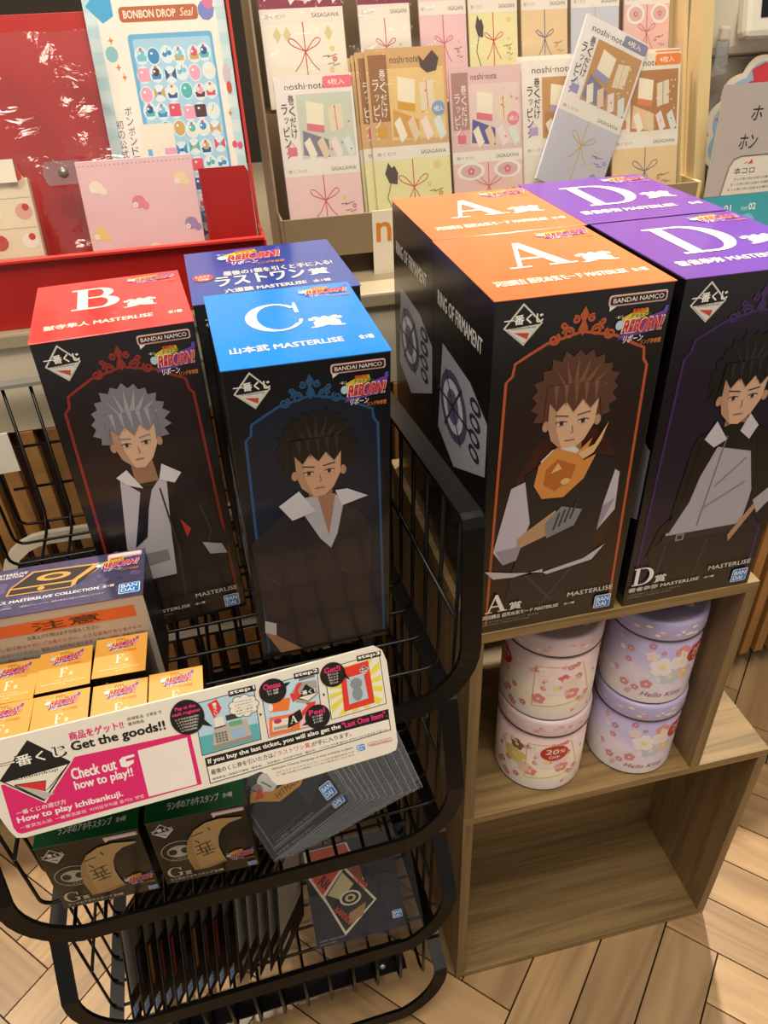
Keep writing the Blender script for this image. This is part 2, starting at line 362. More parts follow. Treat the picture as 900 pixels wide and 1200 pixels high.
# ------------------------------------------------------------------ service counter with slatted front
t = thing('service_counter', 'long cream topped counter with vertical wood slat front behind baskets and shelf', 'counter', (0, .39, 0))
cream = ink('#d9cdb6', .45); slat = wood('slat_wood', '#8a5c30', '#b5854c', 2, 3, .5, 10)
mb = MB(); mb.box((-1.6, 0, .815), (2.2, .85, .833), ink('#a8997f', .45), .003); mb.build('countertop', t)  # cream top darkened all over to stand for the display stand's shadow
mb = MB(); mb.box((-1.6, .006, .715), (2.2, .03, .8148), cream, .001); mb.build('fascia', t)
mb = MB(); mb.box((-1.6, .02, .055), (2.2, .03, .715), ink('#3a2415', .8))
x = -1.6
while x < 2.2: mb.box((x, .004, .056), (x + .0175, .0199, .7145), slat, .001); x += .030
mb.build('slat_panel', t)
mb = MB(); mb.box((-1.6, .055, 0), (2.2, .075, .8148), ink('#0d0b09', .8)); mb.build('plinth', t)

# ------------------------------------------------------------------ wooden display shelf: a narrow crate on a wide one
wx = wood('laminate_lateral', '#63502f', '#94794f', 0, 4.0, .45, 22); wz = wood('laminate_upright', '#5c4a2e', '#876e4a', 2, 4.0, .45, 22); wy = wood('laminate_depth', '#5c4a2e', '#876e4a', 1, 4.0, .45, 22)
DEP = .31
t = thing('wooden_shelf', 'wide open wooden cube shelf on the floor with an empty lower compartment', 'shelf', (0, 0, 0))
mb = MB(); mb.box((-.006, 0, .0005), (.370, DEP, .013), wx, .0006); mb.build('bottom_board', t)
mb = MB(); mb.box((-.006, 0, .365), (.370, DEP, .377), wx, .0006); mb.build('top_board', t)
mb = MB(); mb.box((-.006, 0, .0133), (.006, DEP, .3647), wz, .0006); mb.build('side_panel', t)
mb = MB(); mb.box((.358, 0, .0133), (.370, DEP, .3647), wz, .0006); mb.build('side_panel', t)
mb = MB(); mb.box((.0062, .15, .0133), (.3578, .158, .3647), wx); mb.build('back_panel', t)
t = thing('wooden_riser', 'narrow wooden riser standing on the wide shelf with open back, tins inside', 'shelf', (0, 0, .3774))
mb = MB(); mb.box((-.006, 0, .2666), (.278, DEP, .2786), wx, .0006); mb.build('top_board', t)
mb = MB(); mb.box((-.006, 0, 0), (.006, DEP, .2664), wz, .0006); mb.build('side_panel', t)
mb = MB(); mb.box((.266, 0, 0), (.278, DEP, .2664), wz, .0006); mb.build('side_panel', t)

# ------------------------------------------------------------------ wire basket stand
blk = ink('#070707', .3, 0, .1, 60, 0.0, .32); greyst = ink('#5c656a', .4)
XL, XR = -.440, -.026
stand = thing('wire_basket_stand', 'black tiered wire basket stand with open sloped fronts left of the wooden shelf', 'stand', (0, 0, 0))
SY = radians(2.2); stand.matrix_world = Matrix.Translation((-.030, -.045, 0)) @ Matrix.Rotation(SY, 4, 'Z') @ Matrix.Translation((.030, .045, 0))
#        top z, rim z, corner y, rim y, floor z, back y, back z
TIERS = [(.820, .645, -.045, -.055, .611, .385, .785), (.585, .430, -.004, -.040, .400, .36, .565), (.337, .222, .018, -.038, .115, .34, .325), (.118, .040, .012, -.036, None, .33, .11)]
for ti, (zt, zr, yc, yr, zf, yb, zb) in enumerate(TIERS):
    d = .006 * (ti == 3); xl, xr = XL + d * 1.5, XR - d * 1.5
    for sx, x in ((1, xr), (-1, xl)):
        pts = [(x, yb, zb), (x, yc + .004, zt), (x, yc, zt - .001), (x, yc - .002, zt - .008)]; nr = [(0, 0, 1), (0, -.25, 1), (0, -1, .8), (0, -1, .1)]
        cz = zr + .055
        pts.append((x, yc + (yr - yc) * .7, cz)); nr.append((0, -1, .2))
        for k in range(1, 9):
            a = radians(90 * k / 8); pts.append((x - sx * .055 * (1 - cos(a)), yc + (yr - yc) * (.7 + .3 * k / 8), cz - .055 * sin(a))); nr.append((0, -1, .2))
        mb = MB(); mb.strip(pts, nr, .0165, .004, blk); mb.build('side_rail', stand)
    mb = MB(); mb.strip([(xl + .0545, yr, zr), (xr - .0545, yr, zr)], [(0, -1, .2)] * 2, .0165, .004, blk); mb.build('front_rail', stand)
    mb = MB(); mb.strip([(xl - .008, yb, zb), (xr + .008, yb, zb)], [(0, 0, 1)] * 2, .016, .004, ink('#8d8c86', .4) if ti == 0 else blk); mb.build('back_rail', stand)  # top tier's black rail coloured grey for the light it catches
    if zf is None: continue
    mb = MB(); r = .0019
    zm = zf + (zt - zf) * .52
    n = 11
    for i in range(n):      # hoops: down one side, over the floor, up the other side
        y = yc + .02 + (yb - yc - .03) * i / (n - 1); zz = zt + (zb - zt) * i / (n - 1); rr = .012; ins = .006
        p = [(xl, y, zz), (xl + ins * .7, y, zf + rr)]
        for k in range(1, 5): a = radians(90 * k / 4); p.append((xl + ins * .7 + rr * (1 - cos(a)), y, zf + rr - rr * sin(a)))
        q = [(xr, y, zz), (xr - ins * .7, y, zf + rr)]
        for k in range(1, 5): a = radians(90 * k / 4); q.append((xr - ins * .7 - rr * (1 - cos(a)), y, zf + rr - rr * sin(a)))
        mb.tube(p + q[::-1], r, blk, 6)
    for i in range(13):     # lengthwise wires, up at the front rail and at the back
        x = xl + .035 + (xr - xl - .07) * i / 12
        mb.tube([(x, yr + .003, zr), (x, yr + .008, zf + .012), (x, yr + .022, zf - .0036), (x, yb - .03, zf - .0036), (x, yb - .006, zf + .012), (x, yb, zb)], r, blk, 6)
    for x, s_ in ((xl + .008, 1), (xr - .008, -1)): mb.tube([(x, yc + .01, zm), (x, yb, zm - (zt - zb) * .6)], r, blk, 6)
    for zz in (zm - .01, zf + .045): mb.tube([(xl + .01, yb - .002, zz), (xr - .01, yb - .002, zz)], r, blk, 6)
    mb.build('wire_basket', stand)
    if ti == 2:
        mb = MB(); mb.box((xl + .03, -.005, zf - .030), (-.075, .022, zf - .0275), blk); mb.box((xl + .03, .020, zf - .030), (-.075, .0225, zf - .006), blk); br = mb.build('support_bracket', stand)
        mb = MB(); mb.lathe([(0, .003), (.004, .003), (.005, 0)], ink('#9a9a96', .3, 1), 12); mb.build('bolt', br, (-.105, .006, zf - .0275))
for x in (XL + .004, XR - .004):
    for y in (.33,):
        mb = MB(); mb.box((x - .008, y, 0), (x + .008, y + .016, .56), greyst, .001); mb.build('upright_post', stand)

# ------------------------------------------------------------------ prize figure boxes
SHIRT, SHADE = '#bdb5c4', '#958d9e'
def head(p, cx, cy, rx, ry, skin, hc, hc2, seed, tuft=.12, side=.02):
    # a plain mannequin head with a tousled haircut: no portrait
    R = random.Random(seed); hy = cy + ry * 1.05; hx, hh = rx * 1.62, ry * 1.45; P = []; n = 30
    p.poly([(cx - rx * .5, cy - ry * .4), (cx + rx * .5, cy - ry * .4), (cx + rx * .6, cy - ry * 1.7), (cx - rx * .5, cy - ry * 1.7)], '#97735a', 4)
    for k in range(n + 1):
        a = radians(-38 + 256 * k / n); f = 1 + (tuft if k % 2 else -tuft * .5) * R.uniform(.5, 1.2); P.append((cx + hx * f * cos(a), hy + hh * f * sin(a)))
    p.poly(P, hc, 4)
    for k in range(9):
        a = radians(15 + 150 * k / 8); x, y = cx + hx * .93 * cos(a), hy + hh * .93 * sin(a); m_ = (cx + hx * .35 * cos(a), hy + hh * .25 * sin(a))
        p.poly([(x, y), (m_[0] - .02, m_[1] + .006), (m_[0] + .014, m_[1] - .004)], hc2, 5)
    F = [(cx - rx, cy + ry * .9), (cx - rx * .98, cy), (cx - rx * .8, cy - ry * .5), (cx - rx * .3, cy - ry * .95), (cx + rx * .12, cy - ry), (cx + rx * .6, cy - ry * .62), (cx + rx * .93, cy - ry * .05), (cx + rx, cy + ry * .9)]
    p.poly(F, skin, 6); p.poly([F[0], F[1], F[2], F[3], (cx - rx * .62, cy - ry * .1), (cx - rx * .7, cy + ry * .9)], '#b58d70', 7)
    for e in (-1, 1):
        p.ell(cx + e * rx * 1.06, cy + ry * .05, rx * .14, ry * .2, '#b58d70', 5, 12)
        p.ell(cx + e * rx * .44, cy + ry * .1, rx * .2, ry * .075, '#ddd0c4', 8, 12); p.ell(cx + e * rx * .44, cy + ry * .1, rx * .09, ry * .075, '#3d2a22', 9, 10); p.line([(cx + e * rx * .22, cy + ry * .14), (cx + e * rx * .45, cy + ry * .19), (cx + e * rx * .68, cy + ry * .15)], .0008, '#3d2a22', 10); p.line([(cx + e * rx * .18, cy + ry * .34), (cx + e * rx * .72, cy + ry * .42)], .0009, hc, 8)
    p.line([(cx + rx * .02, cy - ry * .02), (cx + rx * .08, cy - ry * .28), (cx - rx * .03, cy - ry * .30)], .0007, '#8f6046', 8); p.line([(cx - rx * .22, cy - ry * .58), (cx + rx * .2, cy - ry * .57)], .0009, '#8a5446', 8)
    B = [(cx - rx * 1.12, cy + ry * 1.5), (cx - rx * 1.2, cy + ry * .1)]; m = 6
    for k in range(m + 1):
        x = cx - rx * 1.02 + 2.04 * rx * k / m; B.append((x, cy + ry * (.92 if k % 2 == 0 else R.uniform(.42, .58))))
    B += [(cx + rx * 1.2, cy + ry * .1), (cx + rx * 1.12, cy + ry * 1.5)]
    p.poly(B, hc, 9)
    for k in range(5):
        x = cx - rx * .8 + .4 * rx * k; p.poly([(x - rx * .1, cy + ry * 1.5), (x + rx * .1, cy + ry * 1.5), (x + rx * .06, cy + ry * .7)], hc2, 10)
def arch(p, c, wide=1.0):
    pts = [(.05, .03), (.085, .80), (.12, .815), (.13, .845), (.2, .862), (.3, .885), (.5, .905), (.7, .885), (.8, .862), (.88, .845), (.89, .815), (.915, .80), (.95, .03)]
    p.poly(pts, {'#b4552e': '#241610', '#3f2259': '#1b1226', '#8c2a22': '#211314', '#27507c': '#101b2e'}.get(c, '#181414'), 1); p.line(pts, .0022 * wide, c, 2)
    for e in (-1, 1):
        for (ox, oy, r, turns, a0) in ((.08, .905, .036, 1.5, 0), (.16, .893, .034, 1.4, 2), (.045, .935, .022, 1.3, 1), (.11, .925, .018, 1.2, 3)):
            sp = []
            for k in range(20): a = a0 + turns * 2 * pi * k / 19; rr = r * (1 - .75 * k / 19); sp.append((.5 + e * (ox + rr * cos(a)), oy + rr * .42 * sin(a)))
            p.line(sp, .0019, c, 3)
    p.poly([(.5, .965), (.525, .945), (.51, .93), (.53, .91), (.5, .895), (.47, .91), (.49, .93), (.475, .945)], c, 3)
def fig_vest(p):      # person in dark vest and grey sleeves before a brown glow
    p.ell(.52, .42, .36, .24, '#3a1a10', 1, 28)
    p.poly([(.15, .03), (.2, .21), (.78, .21), (.85, .1), (.8, .03)], '#1c1b1e', 3); p.line([(.3, .2), (.5, .09)], .002, '#37353a', 4); p.line([(.62, .2), (.42, .07)], .002, '#37353a', 4)
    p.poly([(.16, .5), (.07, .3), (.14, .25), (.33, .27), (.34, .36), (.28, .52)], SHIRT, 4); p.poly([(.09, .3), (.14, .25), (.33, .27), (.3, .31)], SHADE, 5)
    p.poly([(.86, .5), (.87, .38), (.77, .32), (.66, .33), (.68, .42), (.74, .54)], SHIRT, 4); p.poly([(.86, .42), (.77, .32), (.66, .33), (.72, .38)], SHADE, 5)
    p.poly([(.24, .53), (.38, .575), (.6, .575), (.84, .545), (.78, .4), (.74, .21), (.2, .21), (.3, .38)], '#201c1d', 5); p.poly([(.33, .57), (.47, .46), (.6, .575), (.54, .6), (.4, .6)], '#d8d2d4', 6)
    p.poly([(.02, .238), (.22, .215), (.42, .2), (.42, .212), (.22, .2), (.08, .205)], '#bdb8c0', 6); p.poly([(.42, .2), (.7, .225), (.84, .265), (.76, .215), (.45, .19)], '#bdb8c0', 6)
    p.poly([(.24, .3), (.42, .33), (.5, .38), (.46, .41), (.3, .36), (.22, .33)], '#b48f6c', 7); p.poly([(.42, .32), (.6, .35), (.64, .4), (.5, .42), (.4, .37)], '#7d7d84', 8)
    for k in range(4): p.line([(.46 + .035 * k, .345 + .01 * k), (.49 + .035 * k, .4 + .008 * k)], .0018, '#39393f', 9)
    head(p, .5, .665, .15, .075, '#d6ad8c', '#5a3a2b', '#7b543d', 3)
    # translucent amber swirl, plain abstract shape
    p.poly([(.3, .5), (.36, .455), (.5, .45), (.62, .5), (.68, .57), (.6, .555), (.64, .62), (.55, .58), (.42, .605), (.32, .56)], '#d08a44', 9)
    p.poly([(.36, .5), (.44, .475), (.54, .51), (.56, .545), (.44, .57), (.37, .545)], '#b4652c', 10); p.poly([(.4, .53), (.47, .54), (.44, .56)], '#e3b272', 11); p.ell(.5, .5, .03, .01, '#e3b272', 11)
    p.poly([(.56, .58), (.66, .6), (.73, .66), (.7, .61), (.66, .575), (.6, .56)], '#d9b080', 10)
def fig_jacket(p):    # person in open dark jacket, pale shirt, loose tie
    p.poly([(.13, .5), (.3, .57), (.7, .58), (.85, .5), (.95, .3), (.9, .06), (.16, .05), (.12, .25)], '#1e1c20', 3)
    p.poly([(.3, .57), (.45, .5), (.62, .58), (.56, .38), (.52, .2), (.2, .2), (.22, .34)], '#bcb8c2', 4); p.poly([(.26, .3), (.5, .3), (.5, .26), (.25, .25)], '#8b8791', 5)
    p.poly([(.28, .58), (.36, .6), (.44, .53), (.34, .55)], '#d7d4d8', 6); p.poly([(.6, .6), (.72, .56), (.66, .53), (.56, .55)], '#d7d4d8', 6)
    p.poly([(.42, .53), (.5, .53), (.44, .46), (.38, .36), (.28, .33), (.35, .43)], '#1c1e28', 6); p.poly([(.76, .3), (.9, .28), (.93, .24), (.8, .25)], '#b3b0ba', 6)
    p.poly([(.64, .4), (.7, .36), (.66, .33)], '#b8392b', 6); p.line([(.55, .52), (.58, .3), (.55, .1)], .0016, '#3a373d', 5); p.line([(.8, .44), (.84, .34), (.78, .26)], .0016, '#3a373d', 5)
    p.poly([(.18, .19), (.5, .2), (.56, .05), (.2, .05)], '#17161a', 5)
    head(p, .47, .67, .145, .072, '#d8b093', '#7f7d86', '#a2a0a8', 5)
def fig_sweater(p):   # person in a charcoal V-neck sweater over a white collar
    p.poly([(.03, .47), (.25, .55), (.42, .58), (.6, .58), (.75, .54), (.86, .47), (.84, .2), (.86, .02), (.12, .02), (.06, .2)], '#29252b', 3)
    for k in range(9): p.line([(.22 + .065 * k, .5), (.24 + .065 * k, .05)], .0007, '#353038', 4)
    p.poly([(.36, .58), (.5, .45), (.57, .41), (.62, .46), (.68, .58), (.6, .6), (.42, .6)], '#b7b4bd', 5); p.poly([(.5, .6), (.56, .46), (.62, .6)], '#a5795e', 6)
    p.poly([(.24, .585), (.38, .625), (.48, .55), (.32, .53)], '#cfcdd4', 7); p.poly([(.62, .61), (.7, .61), (.84, .575), (.66, .555)], '#cfcdd4', 7)
    p.line([(.08, .35), (.2, .3), (.3, .32)], .0016, '#3c3740', 4); p.line([(.6, .34), (.75, .28), (.82, .3)], .0016, '#3c3740', 4)
    p.poly([(.05, .17), (.13, .15), (.12, .1), (.04, .12)], '#c9c7cf', 5); p.poly([(.04, .12), (.12, .1), (.3, .02), (.14, .02)], '#a5795e', 5)
    head(p, .52, .67, .15, .075, '#d0a283', '#1a1716', '#302b29', 8)
def fig_coat(p):      # person with black coat over shoulders, grey shirt, black trousers
    p.poly([(.2, .03), (.12, .2), (.2, .24), (.85, .25), (.9, .15), (.86, .03)], '#1b191b', 3); p.rect(.2, .228, .8, .25, '#2a272a', 5); p.rect(.3, .226, .36, .25, '#8d8a8c', 6); p.rect(.312, .231, .348, .245, '#2a272a', 7)
    p.poly([(.27, .53), (.3, .57), (.55, .6), (.9, .55), (1, .48), (1, .2), (.86, .28), (.78, .38), (.7, .5), (.45, .53), (.3, .35), (.16, .28), (.1, .17), (.22, .28)], '#16130f', 4)
    p.poly([(.33, .56), (.42, .58), (.7, .58), (.78, .47), (.8, .25), (.22, .25), (.25, .34)], '#aba5b2', 3); p.poly([(.33, .56), (.28, .36), (.2, .27), (.24, .26), (.34, .36), (.4, .5)], '#16130f', 5); p.poly([(.7, .58), (.8, .4), (.78, .27), (.95, .35), (.95, .52)], '#16130f', 5)
    p.line([(.5, .56), (.47, .42), (.44, .27)], .0012, '#77727d', 4); p.line([(.68, .48), (.5, .4)], .0014, '#837e89', 4); p.line([(.72, .4), (.45, .33)], .0014, '#837e89', 4)
    p.poly([(.34, .56), (.4, .61), (.5, .55), (.42, .53)], '#c5c2c8', 6); p.poly([(.62, .62), (.7, .58), (.66, .54), (.58, .57)], '#c5c2c8', 6)
    p.poly([(.98, .34), (.86, .3), (.72, .19), (.7, .215), (.84, .32)], '#b18a6c', 6); p.poly([(.82, .33), (.95, .38), (1, .35), (.88, .28)], '#aaa6b0', 7)
    p.line([(.2, .05), (.24, .22)], .002, '#333033', 4); p.line([(.55, .22), (.5, .05)], .002, '#333033', 4)
    head(p, .53, .665, .145, .072, '#d2aa8c', '#15120f', '#2a2623', 11)
def ring_art(p, y0=.42, y1=.75):
    # grey emblem panel on the side: generic round crest
    w = '#9b9aa6'; p.poly([(.12, y0 + .05), (.45, y0), (.98, y0 + .12), (.98, y1 - .06), (.7, y1 - .01), (.2, y1)], w, 1)
    p.ell(.42, (y0 + y1) / 2 + .02, .25, .1, '#4a4a5e', 2); p.ell(.42, (y0 + y1) / 2 + .02, .19, .075, '#c3c2cc', 3); p.ell(.42, (y0 + y1) / 2 + .02, .11, .05, '#5b5b78', 4)
    for k in range(6): a = k * pi / 3; p.line([(.42, .5 * (y0 + y1) + .02), (.42 + .3 * cos(a), .5 * (y0 + y1) + .02 + .1 * sin(a))], .0025, '#2d2d3a', 4)
    for k in range(4): p.ell(.8, y0 + .14 + .045 * k, .09, .02, '#2d2d3a', 2, 12); p.ell(.8, y0 + .14 + .045 * k, .05, .01, w, 3, 12)
def figure_box(label, loc, rot, dims, topcol, letter, name, body='#131110', framec='#8a3a22', fig=None, sidetext=None, last=False, group='prize figure boxes', smalldark=False, topl=None, fullname=None):
    w, d, h = dims
    t = thing('figure_box', label, 'box', loc, rot, group)
    mb = MB(); bodym = ink(body, .26, 0, .1, 40, .35); mb.box((0, 0, 0), (w, d, h - .0009), bodym, .0008)
    f = Print(w, h)
    f.ichiban(.05, .888, .268, .988, 2, body); f.namco(.63, .955, .965, .981, 2, body); f.logo(.68, .855, .985, .945, 4)
    if fig: arch(f, framec); fig(f)
    if fig and letter != 'C':
        f.text('MASTERLISE', .62, .090, .95, .106, '#e9e6df', 12, .0, 0)
        f.bandai(.83, .022, .95, .072, 12)
        if letter in 'AD':
            f.serif(letter, .035, .082, .19, .148, '#f0ebe0', 12); f.text('賞', .205, .081, .29, .109, '#f0ebe0', 12, .03)
        f.text(fullname or name, .02, .058, .56, .074, '#e6e2da', 12, .02); f.text('全1種', .6, .06, .68, .068, '#e6e2da', 12, .02)
        f.text('※対象年齢は15才以上です 観賞用', .02, .044, .42, .05, '#8f8b84', 12); f.text('©AMANO / MADE IN CHINA', .02, .034, .36, .04, '#8f8b84', 12)
    f.onto(mb, (0, 0, 0), (1, 0, 0), (0, 0, 1), rough=.3, coat=.3)
    sd = Print(d, h)
    if sidetext: sd.text(sidetext, .1, .845, .86, .885, '#d8d4cc', 2, .03); ring_art(sd)
    else: ring_art(sd, .2, .6)
    sd.onto(mb, (0, d, 0), (0, -1, 0), (0, 0, 1), rough=.3, coat=.3)
    mb.build('carton', t)
    mb = MB(); mb.box((-.0008, -.0008, h - .0008), (w + .0008, d + .0008, h), ink(topcol, .3, 0, .04, 12, .25), .0003)
    p = Print(w, d); cr = '#f6eddc'
    if last:
        p.logo(.2, .60, .66, .95); p.text('最後の1個を引くと手に入る!', .22, .445, .93, .53, cr, 2, .02); p.text('ラストワン', .16, .26, .72, .43, cr, 2, .03); p.text('賞', .75, .275, .87, .39, cr, 2, .04)
        p.ell(.09, .45, .065, .07, '#d8362a', 2); p.text('LAST', .045, .455, .135, .49, '#f6eddc', 3, .02); p.text('ONE', .055, .405, .125, .44, '#f6eddc', 3, .02); p.text(name, .2, .13, .7, .2, cr, 2, .03); p.text('全1種', .74, .135, .85, .18, cr, 2, .03)
    else:
        p.serif(letter, *(topl or (.25, .39, .655, .80)), cr, 2); xs = (topl or (0, 0, .655))[2] + .025; p.text('賞', xs, .375, xs + .215, .515, cr, 2, .05)
        n1 = .075; p.text(name, n1, .16, .76 if len(name) < 17 else .83, .235, cr, 2, .03); p.text('全1種', .86, .165, .95, .215, cr, 2, .03); p.logo(.62, .79, .985, .955)
    p.onto(mb, (0, 0, h), (1, 0, 0), (0, 1, 0), rough=.34, coat=.2)
    mb.build('top_panel', t)
    return t
BW, BD, BH = .129, .145, .30; SZ = .6562
ORG, PUR = '#f2713e', '#63309a'
figure_box('orange topped A prize figure box at the front edge of the wooden shelf', (0, .001, SZ), (0, 0, 0), (BW, BD, BH), ORG, 'A', '沢田綱吉 超死ぬ気モード MASTERLISE', framec='#b4552e', fig=fig_vest, sidetext='RING OF FIRMAMENT')
figure_box('orange topped A prize figure box standing behind the front orange one', (.001, .149, SZ), (0, 0, 0), (BW + .003, BD, BH), ORG, 'A', '沢田綱吉 超死ぬ気モード MASTERLISE', sidetext='RING OF FIRMAMENT')
figure_box('purple topped D prize figure box at the front right of the shelf', (.137, .001, SZ), (0, 0, 0), (.128, BD, BH), PUR, 'D', '雲雀恭弥 MASTERLISE', body='#151016', framec='#3f2259', fig=fig_coat, topl=(.22, .33, .66, .80))
figure_box('purple topped D prize figure box behind the front purple one', (.135, .151, SZ), (0, 0, 0), (.13, .155, BH), PUR, 'D', '雲雀恭弥 MASTERLISE', body='#151016', topl=(.22, .33, .66, .80))
figure_box('red topped B prize figure box at the left in the top basket', (-.319, .128, .6155), (radians(-.4), 0, radians(5.0)), (.122, .14, .30), '#e02a26', 'B', '獄寺隼人 MASTERLISE', body='#171213', framec='#8c2a22', fig=fig_jacket, topl=(.24, .44, .56, .83))
figure_box('bright blue topped C prize figure box at the front of the top basket', (-.188, .058, .6170), (radians(2.6), radians(1.2), radians(2.5)), (.122, .14, .296), '#0a86e8', 'C', '山本武 MASTERLISE', body='#0e1218', framec='#27507c', fig=fig_sweater, topl=(.22, .38, .585, .765))
figure_box('dark blue topped last one prize box behind the bright blue box', (-.198, .204, .6160), (0, 0, radians(2.0)), (.148, .156, .290), '#1d3f9c', 'L', '六道骸 MASTERLISE', body='#10131c', last=True)

# ------------------------------------------------------------------ round gift tins
def grad(name, cols, z0, z1):
    # printed colour bands of the tin itself
    if name in _m: return _m[name]
    m = ink(cols[0], .3, 0, .051, 30); m = m.copy(); m.name = name; nt = m.node_tree; b = nt.nodes['Principled BSDF']
    tc = nt.nodes.new('ShaderNodeTexCoord'); sp = nt.nodes.new('ShaderNodeSeparateXYZ'); nt.links.new(tc.outputs['Object'], sp.inputs[0])
    mr = nt.nodes.new('ShaderNodeMapRange'); mr.inputs[1].default_value = z0; mr.inputs[2].default_value = z1; nt.links.new(sp.outputs[2], mr.inputs[0])
    n = nt.nodes.new('ShaderNodeTexNoise'); n.inputs['Scale'].default_value = 28; nt.links.new(tc.outputs['Object'], n.inputs['Vector'])
    ma = nt.nodes.new('ShaderNodeMath'); ma.operation = 'MULTIPLY_ADD'; ma.inputs[1].default_value = .9; nt.links.new(n.outputs['Fac'], ma.inputs[0])
    ad = nt.nodes.new('ShaderNodeMath'); ad.operation = 'SUBTRACT'; ad.inputs[1].default_value = .45; nt.links.new(mr.outputs[0], ad.inputs[0]); nt.links.new(ad.outputs[0], ma.inputs[2])
    cr = nt.nodes.new('ShaderNodeValToRGB'); e = cr.color_ramp.elements; e[0].color = lin(cols[0]); e[1].color = lin(cols[-1])
    for i, c in enumerate(cols[1:-1]): q = e.new((i + 1) / (len(cols) - 1)); q.color = lin(c)
    nt.links.new(ma.outputs[0], cr.inputs[0]); nt.links.new(cr.outputs[0], b.inputs['Base Color']); _m[name] = m; return m
def tin(label, cx, cy, z, r, h, hl, kind, sale, rotz=0, low=False):
    t = thing('gift_tin', label, 'tin', (cx, cy, z), (0, 0, radians(rotz)), 'round gift tins')
    dk = ink('#5b5048', .35, .6)
    if kind == 'pink': bodyc = grad('tin_pink', ['#e9e0dc', '#f0e4cc', '#ecd2cc', '#e6c8c8'], .0, h - hl); lidc = ink('#dcc3c6', .3, 0, .05, 40)
    else: bodyc = grad('tin_lilac', ['#e4dde2', '#dcd0dc', '#c2b8d8', '#b4aad2'], .0, h - hl); lidc = ink('#b0a6ce', .3, 0, .05, 40)
    mb = MB(); mb.lathe([(0, 0.0002), (r - .002, .0002), (r, .0016), (r, .0022)], dk); mb.lathe([(r, .0022), (r, h - hl), (r - .0015, h - hl + .001)], bodyc)
    p = Print(); fl = lambda x, y, rr, c: p.flower(x, y, rr, c, 2)
    R = random.Random(3 if kind == 'pink' else 5)
    fc = ['#e38f9c', '#efb0b0', '#f6dfe0', '#d97f90'] if kind == 'pink' else ['#f2ecf4', '#e0a8bc', '#f5e6ee', '#d58aa0']
    for _ in range(46): fl(R.uniform(-.10, .10), R.uniform(.008, h - hl - .008), R.uniform(.002, .0042), R.choice(fc))
    if kind == 'pink':
        p.line([(-.018, .02), (-.018, .078), (.03, .082), (.045, .03), (-.018, .02)], .0012, '#d9c486', 2)
        fl(.004, .05, .012, '#f8ece8'); fl(.02, .056, .010, '#f6dede'); fl(.022, .04, .008, '#e48f9a'); fl(.012, .062, .007, '#dd6f86'); fl(-.012, .032, .007, '#e48f9a'); fl(-.01, .072, .006, '#fbf6ee')
        if low: fl(-.032, .05, .014, '#ecd77e'); fl(-.03, .068, .008, '#8a6450'); fl(-.018, .036, .009, '#f2cfc4')
    else:
        fl(.004, .056, .013, '#f4eef2'); fl(.024, .062, .012, '#f1e6ec'); fl(.014, .042, .011, '#c3d2e4'); fl(.030, .045, .009, '#e9c8a8'); fl(.022, .076, .008, '#e6969e'); fl(-.008, .07, .007, '#f0dde6'); fl(.036, .074, .006, '#e9a4a4'); fl(-.008, .03, .006, '#d98aa0'); fl(-.03, .024, .005, '#d98aa0')
        p.text('Hello Kitty', -.012, .010, .034, .019, '#a0647e', 4, .0, .3)
    sx = sale; a = .0155
    p.ell(sx, .066, a, .0125, '#c4322a', 5); p.text('20', sx - .010, .065, sx + .004, .073, '#f5ece4', 6, .04, .1); p.text('%', sx + .0055, .066, sx + .0115, .0715, '#f5ece4', 6, .03, .1); p.text('OFF', sx - .006, .0575, sx + .006, .062, '#f5ece4', 6, .03, .1)
    ph = -pi / 2 - .35
    p.onto(mb, (0, 0, 0), mapf=lambda x, y, e: ((r + e) * cos(ph + x / r), (r + e) * sin(ph + x / r), y), eps=.0001, rough=.32)
    mb.build('can', t)
    mb = MB(); z0 = h - hl
    mb.lathe([(r + .0002, z0), (r + .0012, z0), (r + .0014, z0 + .0015), (r + .0008, z0 + .0022)], dk); mb.lathe([(r + .0008, z0 + .0022), (r + .0008, h - .004), (r - .001, h - .001), (r - .004, h - .0004), (r - .006, h - .0014), (0, h - .0014)], lidc)
    q = Print(); fc2 = ['#e7a0a8', '#f0d0c0', '#e8c9dc', '#f3ead8']
    for _ in range(26): q.ell(R.uniform(-.12, .12), R.uniform(z0 + .006, h - .007), R.uniform(.0015, .005), .0018, R.choice(fc2), 1, 9)
    q.onto(mb, (0, 0, 0), mapf=lambda x, y, e: ((r + .0009 + e) * cos(ph + x / r), (r + .0009 + e) * sin(ph + x / r), y), eps=.0001)
    q = Print()
    for _ in range(18): a_ = R.uniform(0, 6.28); rr = R.uniform(.006, r * .75); q.flower(rr * cos(a_), rr * sin(a_), R.uniform(.002, .005), R.choice(fc2), 1)
    if kind != 'pink': q.text('Hello Kitty', -.016, -.028, .016, -.020, '#7d6a8c', 3, 0, .3)
    q.onto(mb, (0, 0, h - .0014), (1, 0, 0), (0, 1, 0)); mb.build('lid', t)
tin('pink and cream floral tin on top of the left stack in the riser', .104, .063, .3776 + .1168, .0492, .1165, .023, 'pink', -.062)
tin('pink and cream floral tin with full sale sticker, under another pink tin', .104, .061, .3776, .0495, .1165, .023, 'pink', .012, low=True)
tin('lilac floral tin on top of the right stack in the riser', .2155, .055, .3776 + .1168, .0478, .1165, .024, 'lilac', .045)
tin('lilac floral tin at the bottom of the right stack in the riser', .215, .053, .3776, .0482, .1165, .024, 'lilac', .046)

